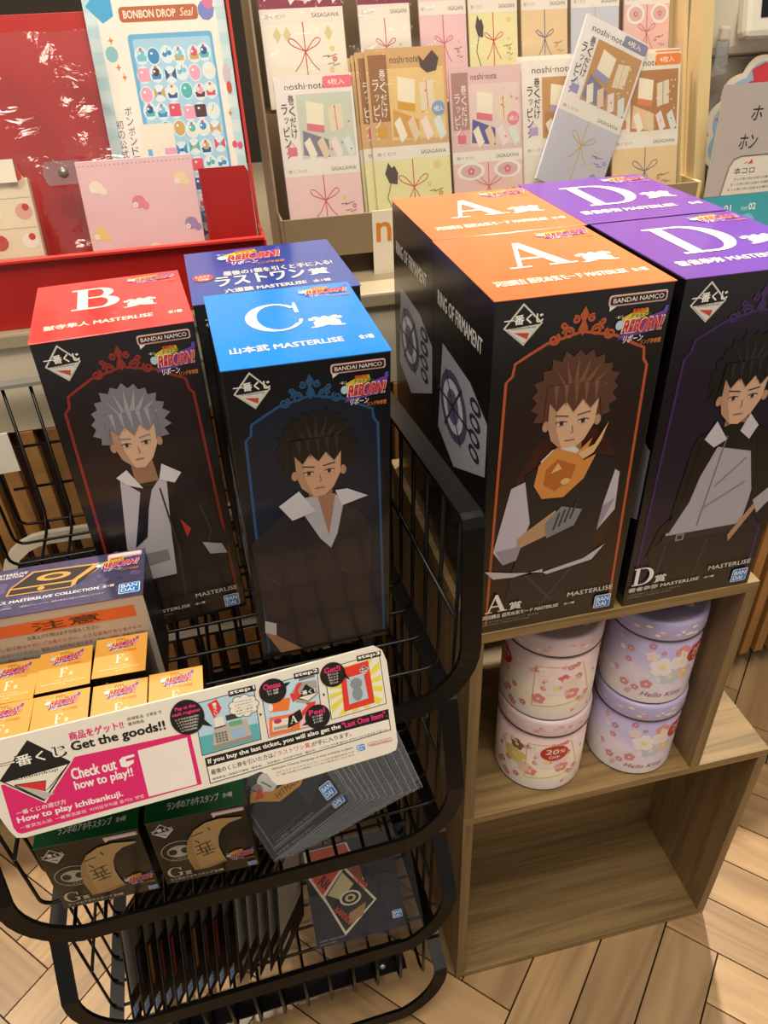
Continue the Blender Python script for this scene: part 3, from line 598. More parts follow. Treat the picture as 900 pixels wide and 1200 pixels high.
# ------------------------------------------------------------------ top basket: ring case box, small F prize boxes, instruction sign
t = thing('ring_case_box', 'long box with purple patterned top and caution notice on grey front', 'box', (-.433, .054, .6145))
w, d, h = .158, .063, .108
mb = MB(); mb.box((0, 0, 0), (w, d, h - .001), ink('#15121a', .35), .0006); mb.add([(0, -.0002, 0), (w, -.0002, 0), (w, -.0002, h - .001), (0, -.0002, h - .001)], [[0, 1, 2, 3]], ink('#b9aea0', .45))
p = Print(w, h)
p.rect(.02, .80, .94, .91, '#d8622e', 2); p.text('注意', .42, .815, .76, .895, '#3a2a20', 3, .02); p.rect(.02, .42, .97, .52, '#c2b22e', 2); p.text('⚠ 注意', .48, .43, .80, .51, '#2a2418', 3, .02)
p.text('お買上げの際は必ずお読みください', .38, .735, .74, .775, '#55433a', 2)
for k, s in enumerate(('お客様が商品を手に取る際は十分にご注意ください。小さな部品がありますので', '口の中には絶対に入れないでください。窒息などの危険があります。また、破損、変形の原因に', 'なりますので高温になる場所には置かないでください。')): p.text(s, .03, .665 - .062 * k, (.95, .97, .5)[k], .70 - .062 * k, '#a6453a', 2)
p.text('対象年齢15才以上 ※小さなお子様の手の届かないところに保管してください', .03, .34, .97, .385, '#4a3d34', 2); p.onto(mb, (0, -.0002, 0)); mb.build('carton', t)
mb = MB(); mb.box((-.0004, -.0006, h - .001), (w + .0004, d, h), ink('#4a4566', .32, 0, .35, 160), .0002); p = Print(w, d)
for k in range(60): p.ell(random.uniform(.02, .98), random.uniform(.04, .96), random.uniform(.01, .03), None, random.choice(('#544e72', '#423d5c', '#5c5678')), 1, 10)
p.namco(.80, .86, .985, .97, 2, '#e8e2da', '#e07a76'); p.logo(.74, .55, .985, .86, 3); p.bandai(.875, .06, .985, .27, 2)
p.text('MASTERELIVE', .19, .84, .38, .89, '#f0ece6', 2, .02); p.text('COLLECTION', .21, .78, .36, .825, '#f0ece6', 2, .02)
G_ = '#c79a4c'
_k = len(p.it); p.poly([(.23, .40), (.24, .55), (.34, .86), (.68, .82), (.70, .70), (.56, .38)], G_, 2); p.poly([(.25, .55), (.35, .83), (.66, .79), (.56, .53)], '#2a2324', 3); p.poly([(.24, .42), (.25, .52), (.56, .5), (.56, .40)], '#33292c', 3); p.poly([(.58, .41), (.59, .52), (.69, .76), (.69, .70)], '#241f20', 3); p.ell(.46, .68, .09, .08, G_, 4, 16); p.ell(.46, .68, .05, .04, '#4a3a24', 5, 12); p.ell(.405, .46, .018, .04, G_, 4)
p.it[_k:] = [([(x + .065 * w, y) for x, y in vs], fs, c, l) for vs, fs, c, l in p.it[_k:]]
p.serif('E', .05, .34, .12, .5, '#f0ece6', 2); p.text('賞', .16, .36, .21, .48, '#f0ece6', 2, .03); p.text('リングケース MASTERELIVE COLLECTION', .10, .24, .77, .31, '#f4f0ea', 2, .025); p.text('全1種', .79, .25, .85, .30, '#f4f0ea', 2, .02)
p.text('©天野明 / テレビ東京 / MADE IN CHINA', .01, .13, .34, .17, '#cfcad6', 2); p.text('※画像はイメージです。実際の商品とは異なる場合がございます', .38, .13, .80, .16, '#cfcad6', 2)
p.onto(mb, (0, 0, h), (1, 0, 0), (0, 1, 0)); mb.build('top_panel', t)

def f_box(label, x, y, h, rz=0.0, w=.041, d=.044):
    t = thing('small_prize_box', label, 'box', (x, y, .6135), (0, 0, radians(rz)), 'yellow topped F prize boxes')
    mb = MB(); mb.box((0, 0, 0), (w, d, h - .0006), ink('#1c1712', .3), .0005); p = Print(w, h); p.ichiban(.12, .72, .36, .90, 2, '#1c1712'); p.namco(.5, .78, .92, .88, 2, '#b8ab94', '#b8ab94'); p.onto(mb, (0, 0, 0)); mb.build('carton', t)
    mb = MB(); mb.box((-.0005, -.0006, h - .0006), (w + .0005, d, h), ink('#dda044', .34, 0, .05, 30), .0002); p = Print(w, d)
    p.logo(.2, .56, .84, .93); p.serif('F', .42, .28, .56, .50, '#fbefd0', 2); p.text('賞', .60, .29, .67, .38, '#fbefd0', 2, .02)
    p.text('リング ツナver.', .3, .19, .7, .225, '#fbefd0', 2); p.text('MASTERELIVE COLLECTION', .1, .13, .9, .165, '#fbefd0', 2); p.text('全7種', .44, .07, .56, .1, '#fbefd0', 2); p.onto(mb, (0, 0, h), (1, 0, 0), (0, 1, 0)); mb.build('top_panel', t)
f_box('yellow topped F prize box in the back row, rightmost, by the purple box', -.3215, .0085, .0685, -1)
f_box('yellow topped F prize box in the back row, second from its right end', -.3650, .0055, .0665, 1.5)
f_box('yellow topped F prize box in the back row, third from its right end', -.4080, .0035, .0655, -1)
f_box('yellow topped F prize box in the front row, rightmost, behind the sign', -.2765, -.0425, .0675, 0)
f_box('yellow topped F prize box behind the sign, second from right', -.3195, -.0440, .0675, 0)
f_box('yellow topped F prize box behind the sign, third from right', -.3630, -.0440, .0675, 1)
f_box('yellow topped F prize box behind the sign, fourth from right', -.4062, -.0430, .0665, 0)

sn = thing('instruction_sign', 'long white how-to-play sign with pink panel hung on the top basket rail', 'sign', (-.370, -.0785, .627))
_R = Matrix.Rotation(SY, 4, 'Z') @ Matrix.Rotation(radians(-20), 4, 'X') @ Matrix.Rotation(radians(.8), 4, 'Y')
sn.matrix_world = Matrix.Translation(Vector((-.100, -.0785, .627)) - (_R @ Vector((.27, 0, 0)))) @ _R
mb = MB(); PAPER, PK, BKk = '#ece4d6', '#e0246e', '#1a1512'
out = [(-26, 76), (-22, 80), (-5, 81), (84, 84.3), (177.5, 87.5), (259.6, 92.7), (268.3, 93.1), (274.4, 88.2), (276.8, 79.1), (278, 8.1), (275.8, .8), (269.3, -.8), (186.3, -6.2), (179.7, -5.3), (175.9, .3), (174.1, 6.1), (168.7, 9.7), (158.5, 7.6), (-2.8, .8), (-8.5, 2.3), (-11.7, 9.1), (-18, 30)]
mb.prism([(x / 1000, y / 1000) for x, y in out], (0, 0, 0), (1, 0, 0), (0, 0, 1), .0022, ink(PAPER, .42, 0, .02))
p = Print(.001, .001); sl = .022
def TX(s, x, y, x2, h, c, l=3, b=.01, sh=0.0, r=None): p.text(s, x, y, x2, y + h, c, l, b, sh, sl if r is None else r)
p.poly([(-9, 46.5), (35, 49), (43, 56), (123.8, 55.6), (124.9, 10.9), (-4.5, 4.6), (-7, 6.5), (-8.6, 11)], PK, 1)
p.poly([(85.4, 50.1), (121, 51.9), (121.6, 11.7), (86, 10.6)], '#f2e6de', 2)
D = lambda q: [(-9 + a * 48.6, 26.4 + b * 50.5) for a, b in q]
p.poly(D([(-.03, .47), (.5, 1.03), (1.03, .54), (.52, -.03)]), PAPER, 2); p.poly(D([(0, .47), (.5, 1), (1, .53), (.51, 0)]), BKk, 3); p.poly(D([(.07, .43), (.95, .5), (.55, .08), (.5, .05)]), PAPER, 4)
p.text('一番くじ', -7.5, 57.5, 38, 66.5, BKk, 4, .11, 0, sl); p.text('一番くじ', -6.5, 58, 37, 66, '#f8f2e8', 5, .03, 0, sl); TX('ichibankuji', .5, 47.2, 30, 2.7, BKk, 5, 0)
p.poly([(-.3, 44.4), (20.5, 42.5), (18, 34.5)], '#d8322e', 5); p.poly([(-.3, 44.4), (18, 33.8), (24, 31), (16, 28)], '#bdb5aa', 5); p.line([(-.3, 44.6), (20.5, 42.7), (18, 34.5), (22, 37), (36, 50)], .0006, BKk, 6); p.line([(-.3, 44.4), (16, 28)], .0008, BKk, 6)
TX('商品をゲット!!', 42.6, 69.4, 79.6, 6.4, PK, 3, .03); TX('获得奖品', 83.1, 75.2, 94.4, 2.5, '#4a423c', 3, .01); TX('獲得獎品', 82.9, 71.2, 94.1, 2.5, '#4a423c', 3, .01); TX('상품을 겟', 96.4, 75.4, 107.2, 2.5, '#4a423c')
TX('Get the goods!!', 42.3, 58.8, 107.7, 9.2, BKk, 3, .05)
TX('Check out', 37.9, 38.2, 68.9, 9.0, '#faf0ec', 3, .045); TX('how to play!!', 38.2, 27.8, 78.8, 9.0, '#faf0ec', 3, .045)
p.poly([(72, 40), (76, 38.6), (81, 41), (81.5, 43.5), (76, 43.4), (76, 45.4), (82.5, 46), (82.5, 48), (74, 47.6), (71.5, 45.5)], '#faf0ec', 3)
TX('一番くじの遊び方', -4.3, 19.9, 29.9, 3.8, '#faf0ec', 3, .015); TX('How to play ichibankuji.', -4.5, 12.4, 68.7, 6.0, '#faf0ec', 3, .05, 0, .035); TX('一番赏怎么玩  一番賞怎麼玩  이치방쿠지를 즐기는 방법', -4.2, 8.0, 82.6, 2.9, '#faf0ec', 3, .01, 0, .035)
# three picture panels
def panel(q, bg):
    p.poly(q, BKk, 2); cx = sum(a for a, b in q) / len(q); cy = sum(b for a, b in q) / len(q)
    p.poly([(a + (cx - a) / abs(cx - a) * .55, b + (cy - b) / abs(cy - b) * .55) for a, b in q], bg, 3)
panel([(129, 34.1), (173.9, 36.7), (174.9, 80.5), (129.6, 77.5)], '#b9d6e6'); p.poly([(129.7, 50), (173.2, 51), (173.3, 37.2), (129.6, 34.8)], '#5fb3b8', 4)
p.poly([(137.6, 36.8), (168, 38.6), (167.4, 42.5), (138.4, 40.5)], '#9a948c', 5); p.poly([(138.4, 40.5), (167.4, 42.5), (165.8, 56.4), (141.5, 56.8)], '#bdb6ad', 5); p.poly([(151, 58.4), (163, 58.8), (163, 63.4), (151, 62.9)], '#3c3a36', 5)
p.poly([(152.3, 53), (161.9, 53.2), (161.9, 57.2), (152.5, 57)], '#6fae7c', 6); p.poly([(142, 55), (149.6, 55.4), (149.2, 63), (142.8, 62.4)], '#efe8dc', 6); p.line([(141.6, 54.6), (150, 55.1)], .001, '#3c3a36', 7)
for i in range(4):
    for j in range(4): p.rect(141.2 + 2.3 * i, 42.3 + 2.2 * j, 142.8 + 2.3 * i, 43.8 + 2.2 * j, '#6b655e', 6)
for i in range(3):
    for j in range(3): p.rect(152.9 + 3.6 * i, 43.2 + 2.7 * j, 155.9 + 3.6 * i, 45.2 + 2.7 * j, '#8fc0ea', 6)
p.poly([(139.8, 75.1), (147, 77.4), (149.2, 69.7), (147.4, 66.7), (142.6, 62.7)], '#e0322e', 5); p.vtext('一番くじ', 143.4, 75, 2.6, 2.4, '#f4e8dc', 6, .02, .05)
for k in range(9): a = 2 * pi * k / 9; p.ell(165.3 + 8 * cos(a), 67.6 + 6.4 * sin(a), 3.6, 3.2, '#55504a', 6, 10); 
for k in range(9): a = 2 * pi * k / 9; p.ell(165.3 + 8 * cos(a), 67.6 + 6.4 * sin(a), 3.1, 2.7, '#efe8dc', 7, 10)
p.ell(165.3, 67.6, 8, 6.6, '#efe8dc', 7)
for k, s in enumerate(('ichibankuji', 'please!', '「一番くじ」ください', '我要一番賞', '일番쿠지 주세요')): TX(s, 159, 71 - 2.4 * k, 171.5, 1.3, '#6b645c', 8, 0)
panel([(178.9, 36.4), (221.4, 38.8), (223, 82.8), (179.4, 79.8)], '#c4dcec'); p.poly([(179.5, 36.9), (221, 39.3), (221.6, 58), (179.5, 50)], '#f2c4c8', 4)
p.poly([(201, 69), (207, 77), (221, 76), (222, 64.5), (212, 58.5), (204, 61)], '#a9a49c', 5); p.poly([(208, 78), (220.5, 79), (220.5, 82), (209, 81)], '#7d7972', 5); p.poly([(205, 64), (213, 74.5), (221, 66), (213, 60)], BKk, 6); p.text('一番くじ', 205, 66, 221.5, 69.6, '#f4eee4', 7, .04); p.poly([(206, 64.6), (220.5, 65.6), (213, 60.6)], '#efe8dc', 7)
p.poly([(201.5, 62), (200, 69.5), (203, 69), (206, 76), (210.5, 77), (206.5, 71), (207, 68), (209, 67)], '#e0402e', 8); p.poly([(203, 49), (212, 57), (210.5, 59), (218.5, 58.6), (215.5, 52), (214.2, 54.2), (206, 47.5)], '#e0402e', 6)
p.poly([(184.2, 68.5), (200.1, 66.1), (197.3, 56.1), (183, 57.8)], '#f07a36', 5); p.ell(184.5, 61.5, 1.8, 3.2, '#f2e6da', 6); p.poly([(182.2, 53.4), (205.6, 52.2), (203.4, 38.4), (180.2, 37.8)], '#ee7a3a', 5); p.poly([(184, 50), (197, 50), (196.5, 41), (183, 41)], '#efe0d4', 6); p.ell(188, 49, 3, 2, '#b6346a', 7); p.rect(184, 42, 196, 44.6, '#a9a49c', 7)
p.poly([(194.5, 41.2), (196.6, 51.1), (206, 55), (207, 47), (202.8, 43.8)], BKk, 7); p.serif('A', 197, 44.5, 203, 51, '#f2eee6', 8)
panel([(228.2, 39.9), (272.8, 43.2), (271.8, 87), (228, 83.5)], '#efe9d2')
for k in range(14):
    a = 2 * pi * k / 14; b = a + .22; cx, cy = 250, 63
    def hit(t):
        s = min(20.5 / max(abs(cos(t)), 1e-3), 19.8 / max(abs(sin(t)), 1e-3)); return (cx + s * cos(t), cy + s * sin(t) + .06 * s * cos(t))
    p.poly([(cx, cy), hit(a), hit(b)], '#e8dc4a', 4)
p.poly([(240, 81), (262.4, 83), (263.4, 46.6), (239, 44.6)], '#e23a2e', 5); p.poly([(244, 72.3), (257.6, 73.4), (258.9, 51.5), (243.6, 49.8)], '#b9cbd6', 6)
for a, b, c_, d_ in ((251, 66, 4.6, 4.8), (251, 57.5, 4, 6)): p.ell(a, b, c_, d_, '#8b9096', 7)
p.ichiban(254.5, 72, 262, 80, 7, BKk)
for cx, cy, rx, ry, hd, sb, ls in ((124.2, 68.3, 12.2, 14.2, ('Pay at the', 'cash register'), 'レジでのお会計時に', 5), (188, 74.6, 10.2, 10.2, ('Choose',), '引く 抽選', 2), (218.2, 45.6, 9.7, 10.2, ('Peel',), 'めくる 撕开', 3), (234.2, 77.6, 9.8, 10.2, ('Get!!',), '手に入る', 4)):
    p.ell(cx, cy, rx, ry, BKk, 8, 36)
    for k, s in enumerate(hd): wd = rx * (.62 if len(hd) == 1 else (.6, .84)[k]); TX(s, cx - wd, cy + ry * (.2 if len(hd) == 1 else (.42, .12)[k]), cx + wd, 4.4 if len(hd) == 1 else 3.4, '#f0327a', 9, .045)
    for k in range(ls): wd = rx * (.7 if len(hd) == 2 else .42); TX(sb, cx - wd * (1 - .08 * k), cy + ry * (.1 if len(hd) == 1 else 0) - 2.4 * (k + .6), cx + wd * (1 - .08 * k), 1.7, '#e8e0d6', 9, .02)
p.poly([(133, 60), (140.5, 56.5), (135.5, 64)], BKk, 8); p.poly([(196, 79), (202, 79), (197, 75)], BKk, 8); p.poly([(210, 44), (205.5, 41), (211, 40.5)], BKk, 8); p.poly([(242, 74), (247, 70), (243, 78)], BKk, 8)
for x, y in ((175.6, 57.5), (224.6, 62.5)): p.poly([(x, y - 1.4), (x, y + 1.4), (x + 2, y)], BKk, 3)
for s, a, b, y in (('step1', 157, 175.2, 78.2), ('step2', 206.2, 223.4, 81.2), ('step3', 255, 272, 84.8)): p.poly([(a - 1, y - .9), (b + .8, y - .2), (b + .8, y + 4.4), (a - 1, y + 3.7)], BKk, 6); TX(s, a, y, b, 3.7, '#f8f2e8', 7, .06)
p.poly([(130.6, 31.8), (130.6, 24), (273.4, 30), (273.6, 38.4)], BKk, 2); p.poly([(130.6, 24), (130.8, 9.4), (273.7, 19.6), (273.4, 30)], BKk, 2); p.poly([(131.3, 24.2), (131.4, 10.1), (273, 20.2), (272.8, 29.4)], '#f0e9dc', 3)
TX('If you buy the last ticket, you will also get the', 132.6, 25.4, 234.6, 4.9, '#f8f2e8', 3, .05, 0, .046); TX('"Last One Item".', 236, 30.6, 271.8, 4.9, '#f0327a', 3, .05, 0, .046)
TX('最後のくじ券を引いた方は、', 133.2, 16.6, 181.9, 4.4, BKk, 4, .015, 0, .06); TX('「ラストワン賞」', 181.9, 19.6, 211, 4.3, '#d8324a', 4, .015, 0, .05); TX('が手に入ります。', 211, 21.0, 242, 4.1, BKk, 4, .015, 0, .05)
TX('購買最後一張籤即可獲得「最後賞」 / 购买最后一张签即可获得「最后赏」 / 마지막 쿠지를 뽑으신 분께는 라스트원상을 드립니다', 133.2, 11.9, 271, 1.9, '#3a332d', 4, .01, 0, .06)
TX('※Double Chance Campaign is only available in Japan.', 177.8, 8.2, 242.3, 2.3, '#5a524a', 3, 0, 0, .04); TX('※ダブルチャンスキャンペーンは日本国内限定です', 180.3, 5.0, 242.6, 1.4, '#6b645c', 3, 0, 0, .04); TX('※一部の店舗では実施していない場合がございます', 180.2, 2.4, 242.2, 1.4, '#6b645c', 3, 0, 0, .04)
p.bandai(244.6, 7.4, 251.6, 13.6, 3); p.namco(253.3, 9.6, 274, 13.4, 3, PAPER, '#c8423a'); TX('BANDAI NAMCO', 255, 10.6, 272.4, 1.5, '#c8423a', 7, .02, 0, 0)
p.onto(mb, (0, 0, 0), eps=.00008, rough=.45); mb.build('sign_board', sn)

# ------------------------------------------------------------------ middle basket: stamp boxes and bagged acrylic goods
def g_box(label, x, y, z, rz, rx=0):
    w, d, h = .0905, .085, .104
    t = thing('stamp_box', label, 'box', (x, y, z), (radians(rx), 0, radians(rz)), 'green topped G prize stamp boxes')
    mb = MB(); mb.box((0, 0, 0), (w, d, h - .0008), ink('#15140f', .32), .0006); p = Print(w, h)
    p.ichiban(.03, .73, .25, .95, 2, '#15140f', '#8b877e'); p.namco(.65, .91, .98, .965, 2, '#e8e2da')
    p.ell(.24, .50, .19, .155, '#cdc8bc', 2, 32); p.ell(.24, .50, .182, .147, '#15140f', 3, 32); p.ell(.24, .50, .13, .09, '#b9b4a8', 4, 16); p.ell(.17, .5, .045, .045, '#15140f', 5, 14); p.ell(.30, .5, .045, .045, '#15140f', 5, 14); p.text('ランボのアホ牛', .14, .36, .34, .40, '#cdc8bc', 4)
    hn = [(.33, .15), (.30, .34), (.31, .50), (.35, .64), (.44, .77), (.57, .85), (.72, .87), (.94, .83), (.94, .81), (.80, .78), (.71, .71), (.66, .60), (.64, .46), (.655, .32), (.68, .2), (.5, .155)]
    p.poly(hn, '#c2a06a', 6); p.poly([(.33, .15), (.30, .34), (.31, .50), (.35, .64), (.42, .74), (.38, .5), (.39, .16)], '#b08d58', 7); p.poly([(.34, .155), (.34, .15), (.68, .2), (.675, .23)], '#a88550', 7)
    for a in ([(.40, .69), (.52, .72)], [(.58, .78), (.60, .73)], [(.42, .62), (.46, .57)], [(.40, .52), (.58, .57)], [(.42, .46), (.58, .50)], [(.45, .54), (.46, .42)], [(.53, .56), (.54, .44)], [(.39, .40), (.60, .44)], [(.50, .48), (.51, .36)], [(.45, .36), (.58, .39)]): p.line(a, .0012, '#3a2c1c', 8)
    p.serif('G', .045, .10, .20, .26, '#d9d4c8', 3); p.text('賞', .225, .105, .29, .165, '#d9d4c8', 3, .03); p.text('ランボのアホ牛スタンプ 全4種', .05, .045, .62, .085, '#d9d4c8', 3, .02); p.text('※画像はイメージです 実際の商品とは異なります', .06, .012, .5, .032, '#8f8b80', 3)
    p.logo(.68, .16, .99, .34, 4); p.bandai(.885, .03, .985, .10, 3); p.onto(mb, (0, 0, 0)); mb.build('carton', t)
    mb = MB(); mb.box((-.0005, -.0006, h - .0008), (w + .0005, d, h), ink('#0a5429', .3, 0, .05, 30), .0002); p = Print(w, d)
    p.text('ランボのアホ牛スタンプ', .22, .10, .74, .20, '#e4e6da', 2, .02); p.text('全4種', .78, .12, .88, .18, '#e4e6da', 2, .02); p.serif('G', .38, .42, .62, .85, '#dfe6d6', 2); p.text('賞', .66, .44, .76, .6, '#dfe6d6', 2, .03); p.onto(mb, (0, 0, h), (1, 0, 0), (0, 1, 0)); mb.build('top_panel', t)
g_box('green topped stamp box at the left end of the middle basket', -.4135, -.0125, .4060, -1)
g_box('green topped stamp box right of the leftmost stamp box, beside the bagged goods', -.3165, -.0125, .4075, -1)

NF = 12
LF = ['first', 'second', 'third', 'fourth', 'fifth', 'sixth', 'seventh', 'eighth', 'ninth', 'tenth', 'eleventh', 'twelfth']
FU = Vector((1, 0, 0)); FV = Vector((0, sin(radians(48)), cos(radians(48)))); FN = FU.cross(FV)
for i in range(NF):
    u = i / (NF - 1); wd = (.090 if i == 0 else .098) if i < 5 else .106
    BR = Vector((.0735, .0537)) if i == 0 else Vector(((73, 80, 86, 92, 98, 104, 112, 120, 129, 138, 146, 152)[i] / 1000, .0455 - .018 * u + (.010 * u * u)))
    an = radians(25.7 - 11 * u); bl = BR - Vector((cos(an), sin(an))) * wd
    P0 = Vector((-.2, -.0270, .4230)) + FU * bl.x + FV * bl.y + FN * ((4.6 - i) * .0030)
    ex = FU * cos(an) + FV * sin(an); up = FV * cos(an) - FU * sin(an); ny = up.cross(ex)
    M = Matrix((ex, ny, up)).transposed().to_4x4(); M.translation = P0
    lab = 'topmost bagged card with gold ribbon print in the middle basket fan' if i == 0 else 'bagged black card fanned in the middle basket, %s below the gold ribbon card' % LF[i - 1] if i < NF - 1 else 'rightmost and lowest bagged black card in the middle basket fan'
    t = thing('bagged_card', lab, 'packaged card', (0, 0, 0), group='bagged cards fanned in the middle basket'); t.matrix_world = M
    mb = MB(); hh = .062 if i < 5 else .10; mb.box((.002, 0, .002), (wd - .008, .0006, hh), ink('#16151a', .3), .0001); p = Print(); x1 = wd - .009
    p.rect(.002, .002, x1 + .002, .0031, '#6f7076', 1); p.rect(.005, .009, .05 - .02 * (i == 0), .0098, '#4a4a52', 1); p.rect(.005, .0115, .042, .0122, '#4a4a52', 1)  # grey bottom line paints in the highlight along the bag edge
    p.bandai(x1 - .014, .006, x1 - .001, .021, 3); p.text('©天野明 / BANDAI SPIRITS', .006, .004, .05, .007, '#8a8790', 2)
    if i == 0:
        p.it = [q for q in p.it]; p.poly([(.05, .012), (x1, .03), (x1, .07), (.05, .06)], '#2a2a32', 1)
        p.poly([(.006, .05), (.012, .058), (.03, .046), (.05, .044), (.07, .056), (.078, .066), (.086, .062), (.078, .05), (.055, .034), (.03, .034), (.014, .046)], '#c98f3a', 3); p.text('HITMAN', .03, .037, .055, .043, '#6b4418', 4, .02)
        for a, b, c_, d_ in ((.03, .056, .010, '#d9d6d2'), (.052, .053, .007, '#cfccc8'), (.066, .055, .006, '#b9b6b4'), (.018, .056, .006, '#8a8890')): p.ell(a, b, c_, None, d_, 2)
        p.poly([(.012, .05), (.022, .058), (.02, .046)], '#c8502e', 4)
        for k in range(5): p.line([(.014 + .012 * k, .060), (.02 + .011 * k, .05)], .0012, '#4a4850', 3)
    p.onto(mb, (0, 0, 0), eps=.00008); mb.build('card', t)
    mb = MB(); g = []
    fm = film()
    n1, n2 = 6, 8; vs = []; R = random.Random(i)
    for a in range(n2 + 1):
        for b in range(n1 + 1): vs.append((wd * b / n1, -.0009 - R.uniform(0, .0008) * (0 < b < n1), (hh + .012) * a / n2))
    mb.add(vs, [[a * (n1 + 1) + b, a * (n1 + 1) + b + 1, (a + 1) * (n1 + 1) + b + 1, (a + 1) * (n1 + 1) + b] for a in range(n2) for b in range(n1)], fm, True)
    mb.box((wd - .007, -.0008, .0), (wd, -.0005, hh + .012), film('bag_edge', 22, .3, .07)); mb.box((wd - .0008, -.001, 0), (wd, .001, hh + .012), film('bag_seam', 30, .1, .4)); mb.box((0, .001, 0), (wd, .0012, hh + .012), fm); mb.build('clear_bag', t)

# ------------------------------------------------------------------ lower basket: filed card packs and a flat pack
NC = 15
ORD = LF + ['thirteenth', 'fourteenth', 'fifteenth', 'sixteenth', 'seventeenth']
for i in range(NC):
    x = -.403 + .0123 * i; th = radians(70 - .4 * i)
    t = thing('filed_card_pack', 'narrow dark card pack filed upright in the lower basket, %s from the left' % ORD[i], 'packaged card', (x, -.022 + .024 * (i / NC), .1555), (radians(-4), radians(22), th), 'card packs filed in the lower basket')
    w, h = .088, .135; mb = MB(); R = random.Random(i)
    mb.box((0, 0, 0), (w, .0012, h), ink('#17140f', .32), .0001); p = Print(w, h)
    p.poly([(.0, 0), (.0, .2), (.6, .2)], '#0f0d0a', 1)
    if i < 10:
        p.rect(.03, .06, .16, .17, '#e8ecf0', 2); p.rect(.04, .065, .15, .165, '#1480dc', 3); p.text('BAN', .05, .12, .14, .155, '#f4f6f8', 4, .02); p.text('DAI', .05, .075, .14, .11, '#f4f6f8', 4, .02); p.rect(.03, .32, .10, .7, ('#7a2b2a', '#3a3440', '#8a5a2a', '#5a2a34')[i % 4], 2)
        p.rect(.0, .75, .2, 1, '#5a544b', 2)
    if i < 1 or i >= 10:
        p.rect(.03, .3, .9, .95, '#aaa395', 2)
        for k in range(16): p.rect(.06, .30 + .042 * k, .06 + .8 * R.uniform(.5, 1), .313 + .042 * k, '#77716a', 3)
        p.rrect(.1, .12, .4, .17, .001, '#b9b2a4', 2)
    p.onto(mb, (0, 0, 0), eps=.00008); mb.build('card', t)
    mb = MB(); mb.box((-.002, .0013, h), (w, .0015, h + .006), ink('#5f594f', .35)); mb.build('bag_header', t)
fp = thing('flat_card_pack', 'dark purple pack with orange and cream picture cards at the right of the lower basket', 'packaged card', (-.185, .026, .1235), (radians(-38), 0, radians(1)))
w, h = .118, .125; mb = MB(); mb.box((0, 0, 0), (w, .0012, h), ink('#1e1a24', .34), .0001); p = Print(w, h)
p.poly([(.02, .98), (.02, .72), (.2, .36), (.62, .56), (.5, .98)], '#e9ddc4', 2); p.poly([(.05, .97), (.05, .73), (.2, .4), (.59, .58), (.48, .97)], '#d2502a', 3); p.poly([(.5, .9), (.6, .7), (.62, .4), (.5, .34), (.42, .6)], '#8a4a2a', 3)
p.text('RIOT', .12, .64, .34, .74, '#3a1a14', 4, .05, 0, -.9)
p.poly([(.14, .5), (.42, .76), (.72, .34), (.32, .06)], '#eadfc2', 4); p.poly([(.17, .49), (.42, .72), (.69, .34), (.33, .1)], '#2a2018', 5); p.poly([(.2, .5), (.4, .69), (.5, .55), (.34, .42)], '#d2c596', 6); p.ell(.44, .42, .12, .075, '#eadfc2', 7); p.ell(.44, .42, .095, .058, '#2a2018', 8); p.ell(.44, .42, .06, .038, '#d2c596', 9); p.ell(.44, .42, .03, .02, '#2a2018', 10)
p.poly([(.4, .27), (.6, .34), (.55, .22), (.38, .16)], '#a98a52', 6); p.text('XANXUS', .24, .34, .48, .40, '#c8502e', 8, .05, 0, -.95); p.text('UNDER', .5, .6, .68, .66, '#c8502e', 8, .05, 0, -.95)
p.bandai(.86, .10, .97, .18, 3); p.text('©天野明 / BANDAI SPIRITS', .03, .05, .32, .07, '#a8a2ac', 2); p.text('MADE IN CHINA', .03, .02, .22, .035, '#a8a2ac', 2); p.onto(mb, (0, 0, 0), eps=.00008); mb.build('card', fp)
mb = MB(); fm = film(); n1, n2 = 8, 10; R = random.Random(4)
vs = [(-.004 + (w + .026) * b / n1, -.0014 - R.uniform(0, .0016), -.006 + (h + .012) * a / n2) for a in range(n2 + 1) for b in range(n1 + 1)]
mb.add(vs, [[a * (n1 + 1) + b, a * (n1 + 1) + b + 1, (a + 1) * (n1 + 1) + b + 1, (a + 1) * (n1 + 1) + b] for a in range(n2) for b in range(n1)], fm, True); mb.build('clear_bag', fp)

# ------------------------------------------------------------------ counter display, left: red tray with stationery
LN = radians(15); CT = .8332
def lean(x, y, z, label, name, cat, group=None, yaw=0, a=LN): return thing(name, label, cat, (x, y, z), (-a, 0, yaw), group)
red = ink('#b81f1c', .42, 0, .05, 20)
t = thing('red_display_tray', 'bright red counter display tray holding stationery at the left', 'display tray', (0, 0, CT))
mb = MB(); mb.box((-.75, .405, 0), (-.118, .60, .004), red); mb.build('base', t)
mb = MB(); mb.box((-.75, .402, 0), (-.118, .4048, .072), red, .0006); mb.box((-.75, .396, .0705), (-.118, .4048, .073), ink('#d8342c', .4)); mb.build('front_panel', t)
M = Matrix.Translation((0, .495, 0.004)) @ Matrix.Rotation(-LN, 4, 'X')
mb = MB(); mb.box((-.75, 0, 0), (-.121, .003, .285), red, .0005, M); mb.build('back_panel', t)
mb = MB(); mb.prism([(.41, .004), (.495, .004), (.575, .33), (.560, .33), (.492, .066), (.41, .066)], (-.1155, 0, 0), (0, 1, 0), (0, 0, 1), .003, ink('#c8302a', .4)); mb.build('side_panel', t)
t = lean(-.1768, .452, CT + .0060, 'plain dark red card pocket at the right end of the red tray', 'card_pocket', 'pocket', a=radians(8))
mb = MB(); mb.prism([(0, 0), (.055, 0), (.055, .12), (.051, .128), (0, .128)], (0, 0, 0), (1, 0, 0), (0, 0, 1), .0015, ink('#a81a16', .42)); mb.build('pocket_front', t)
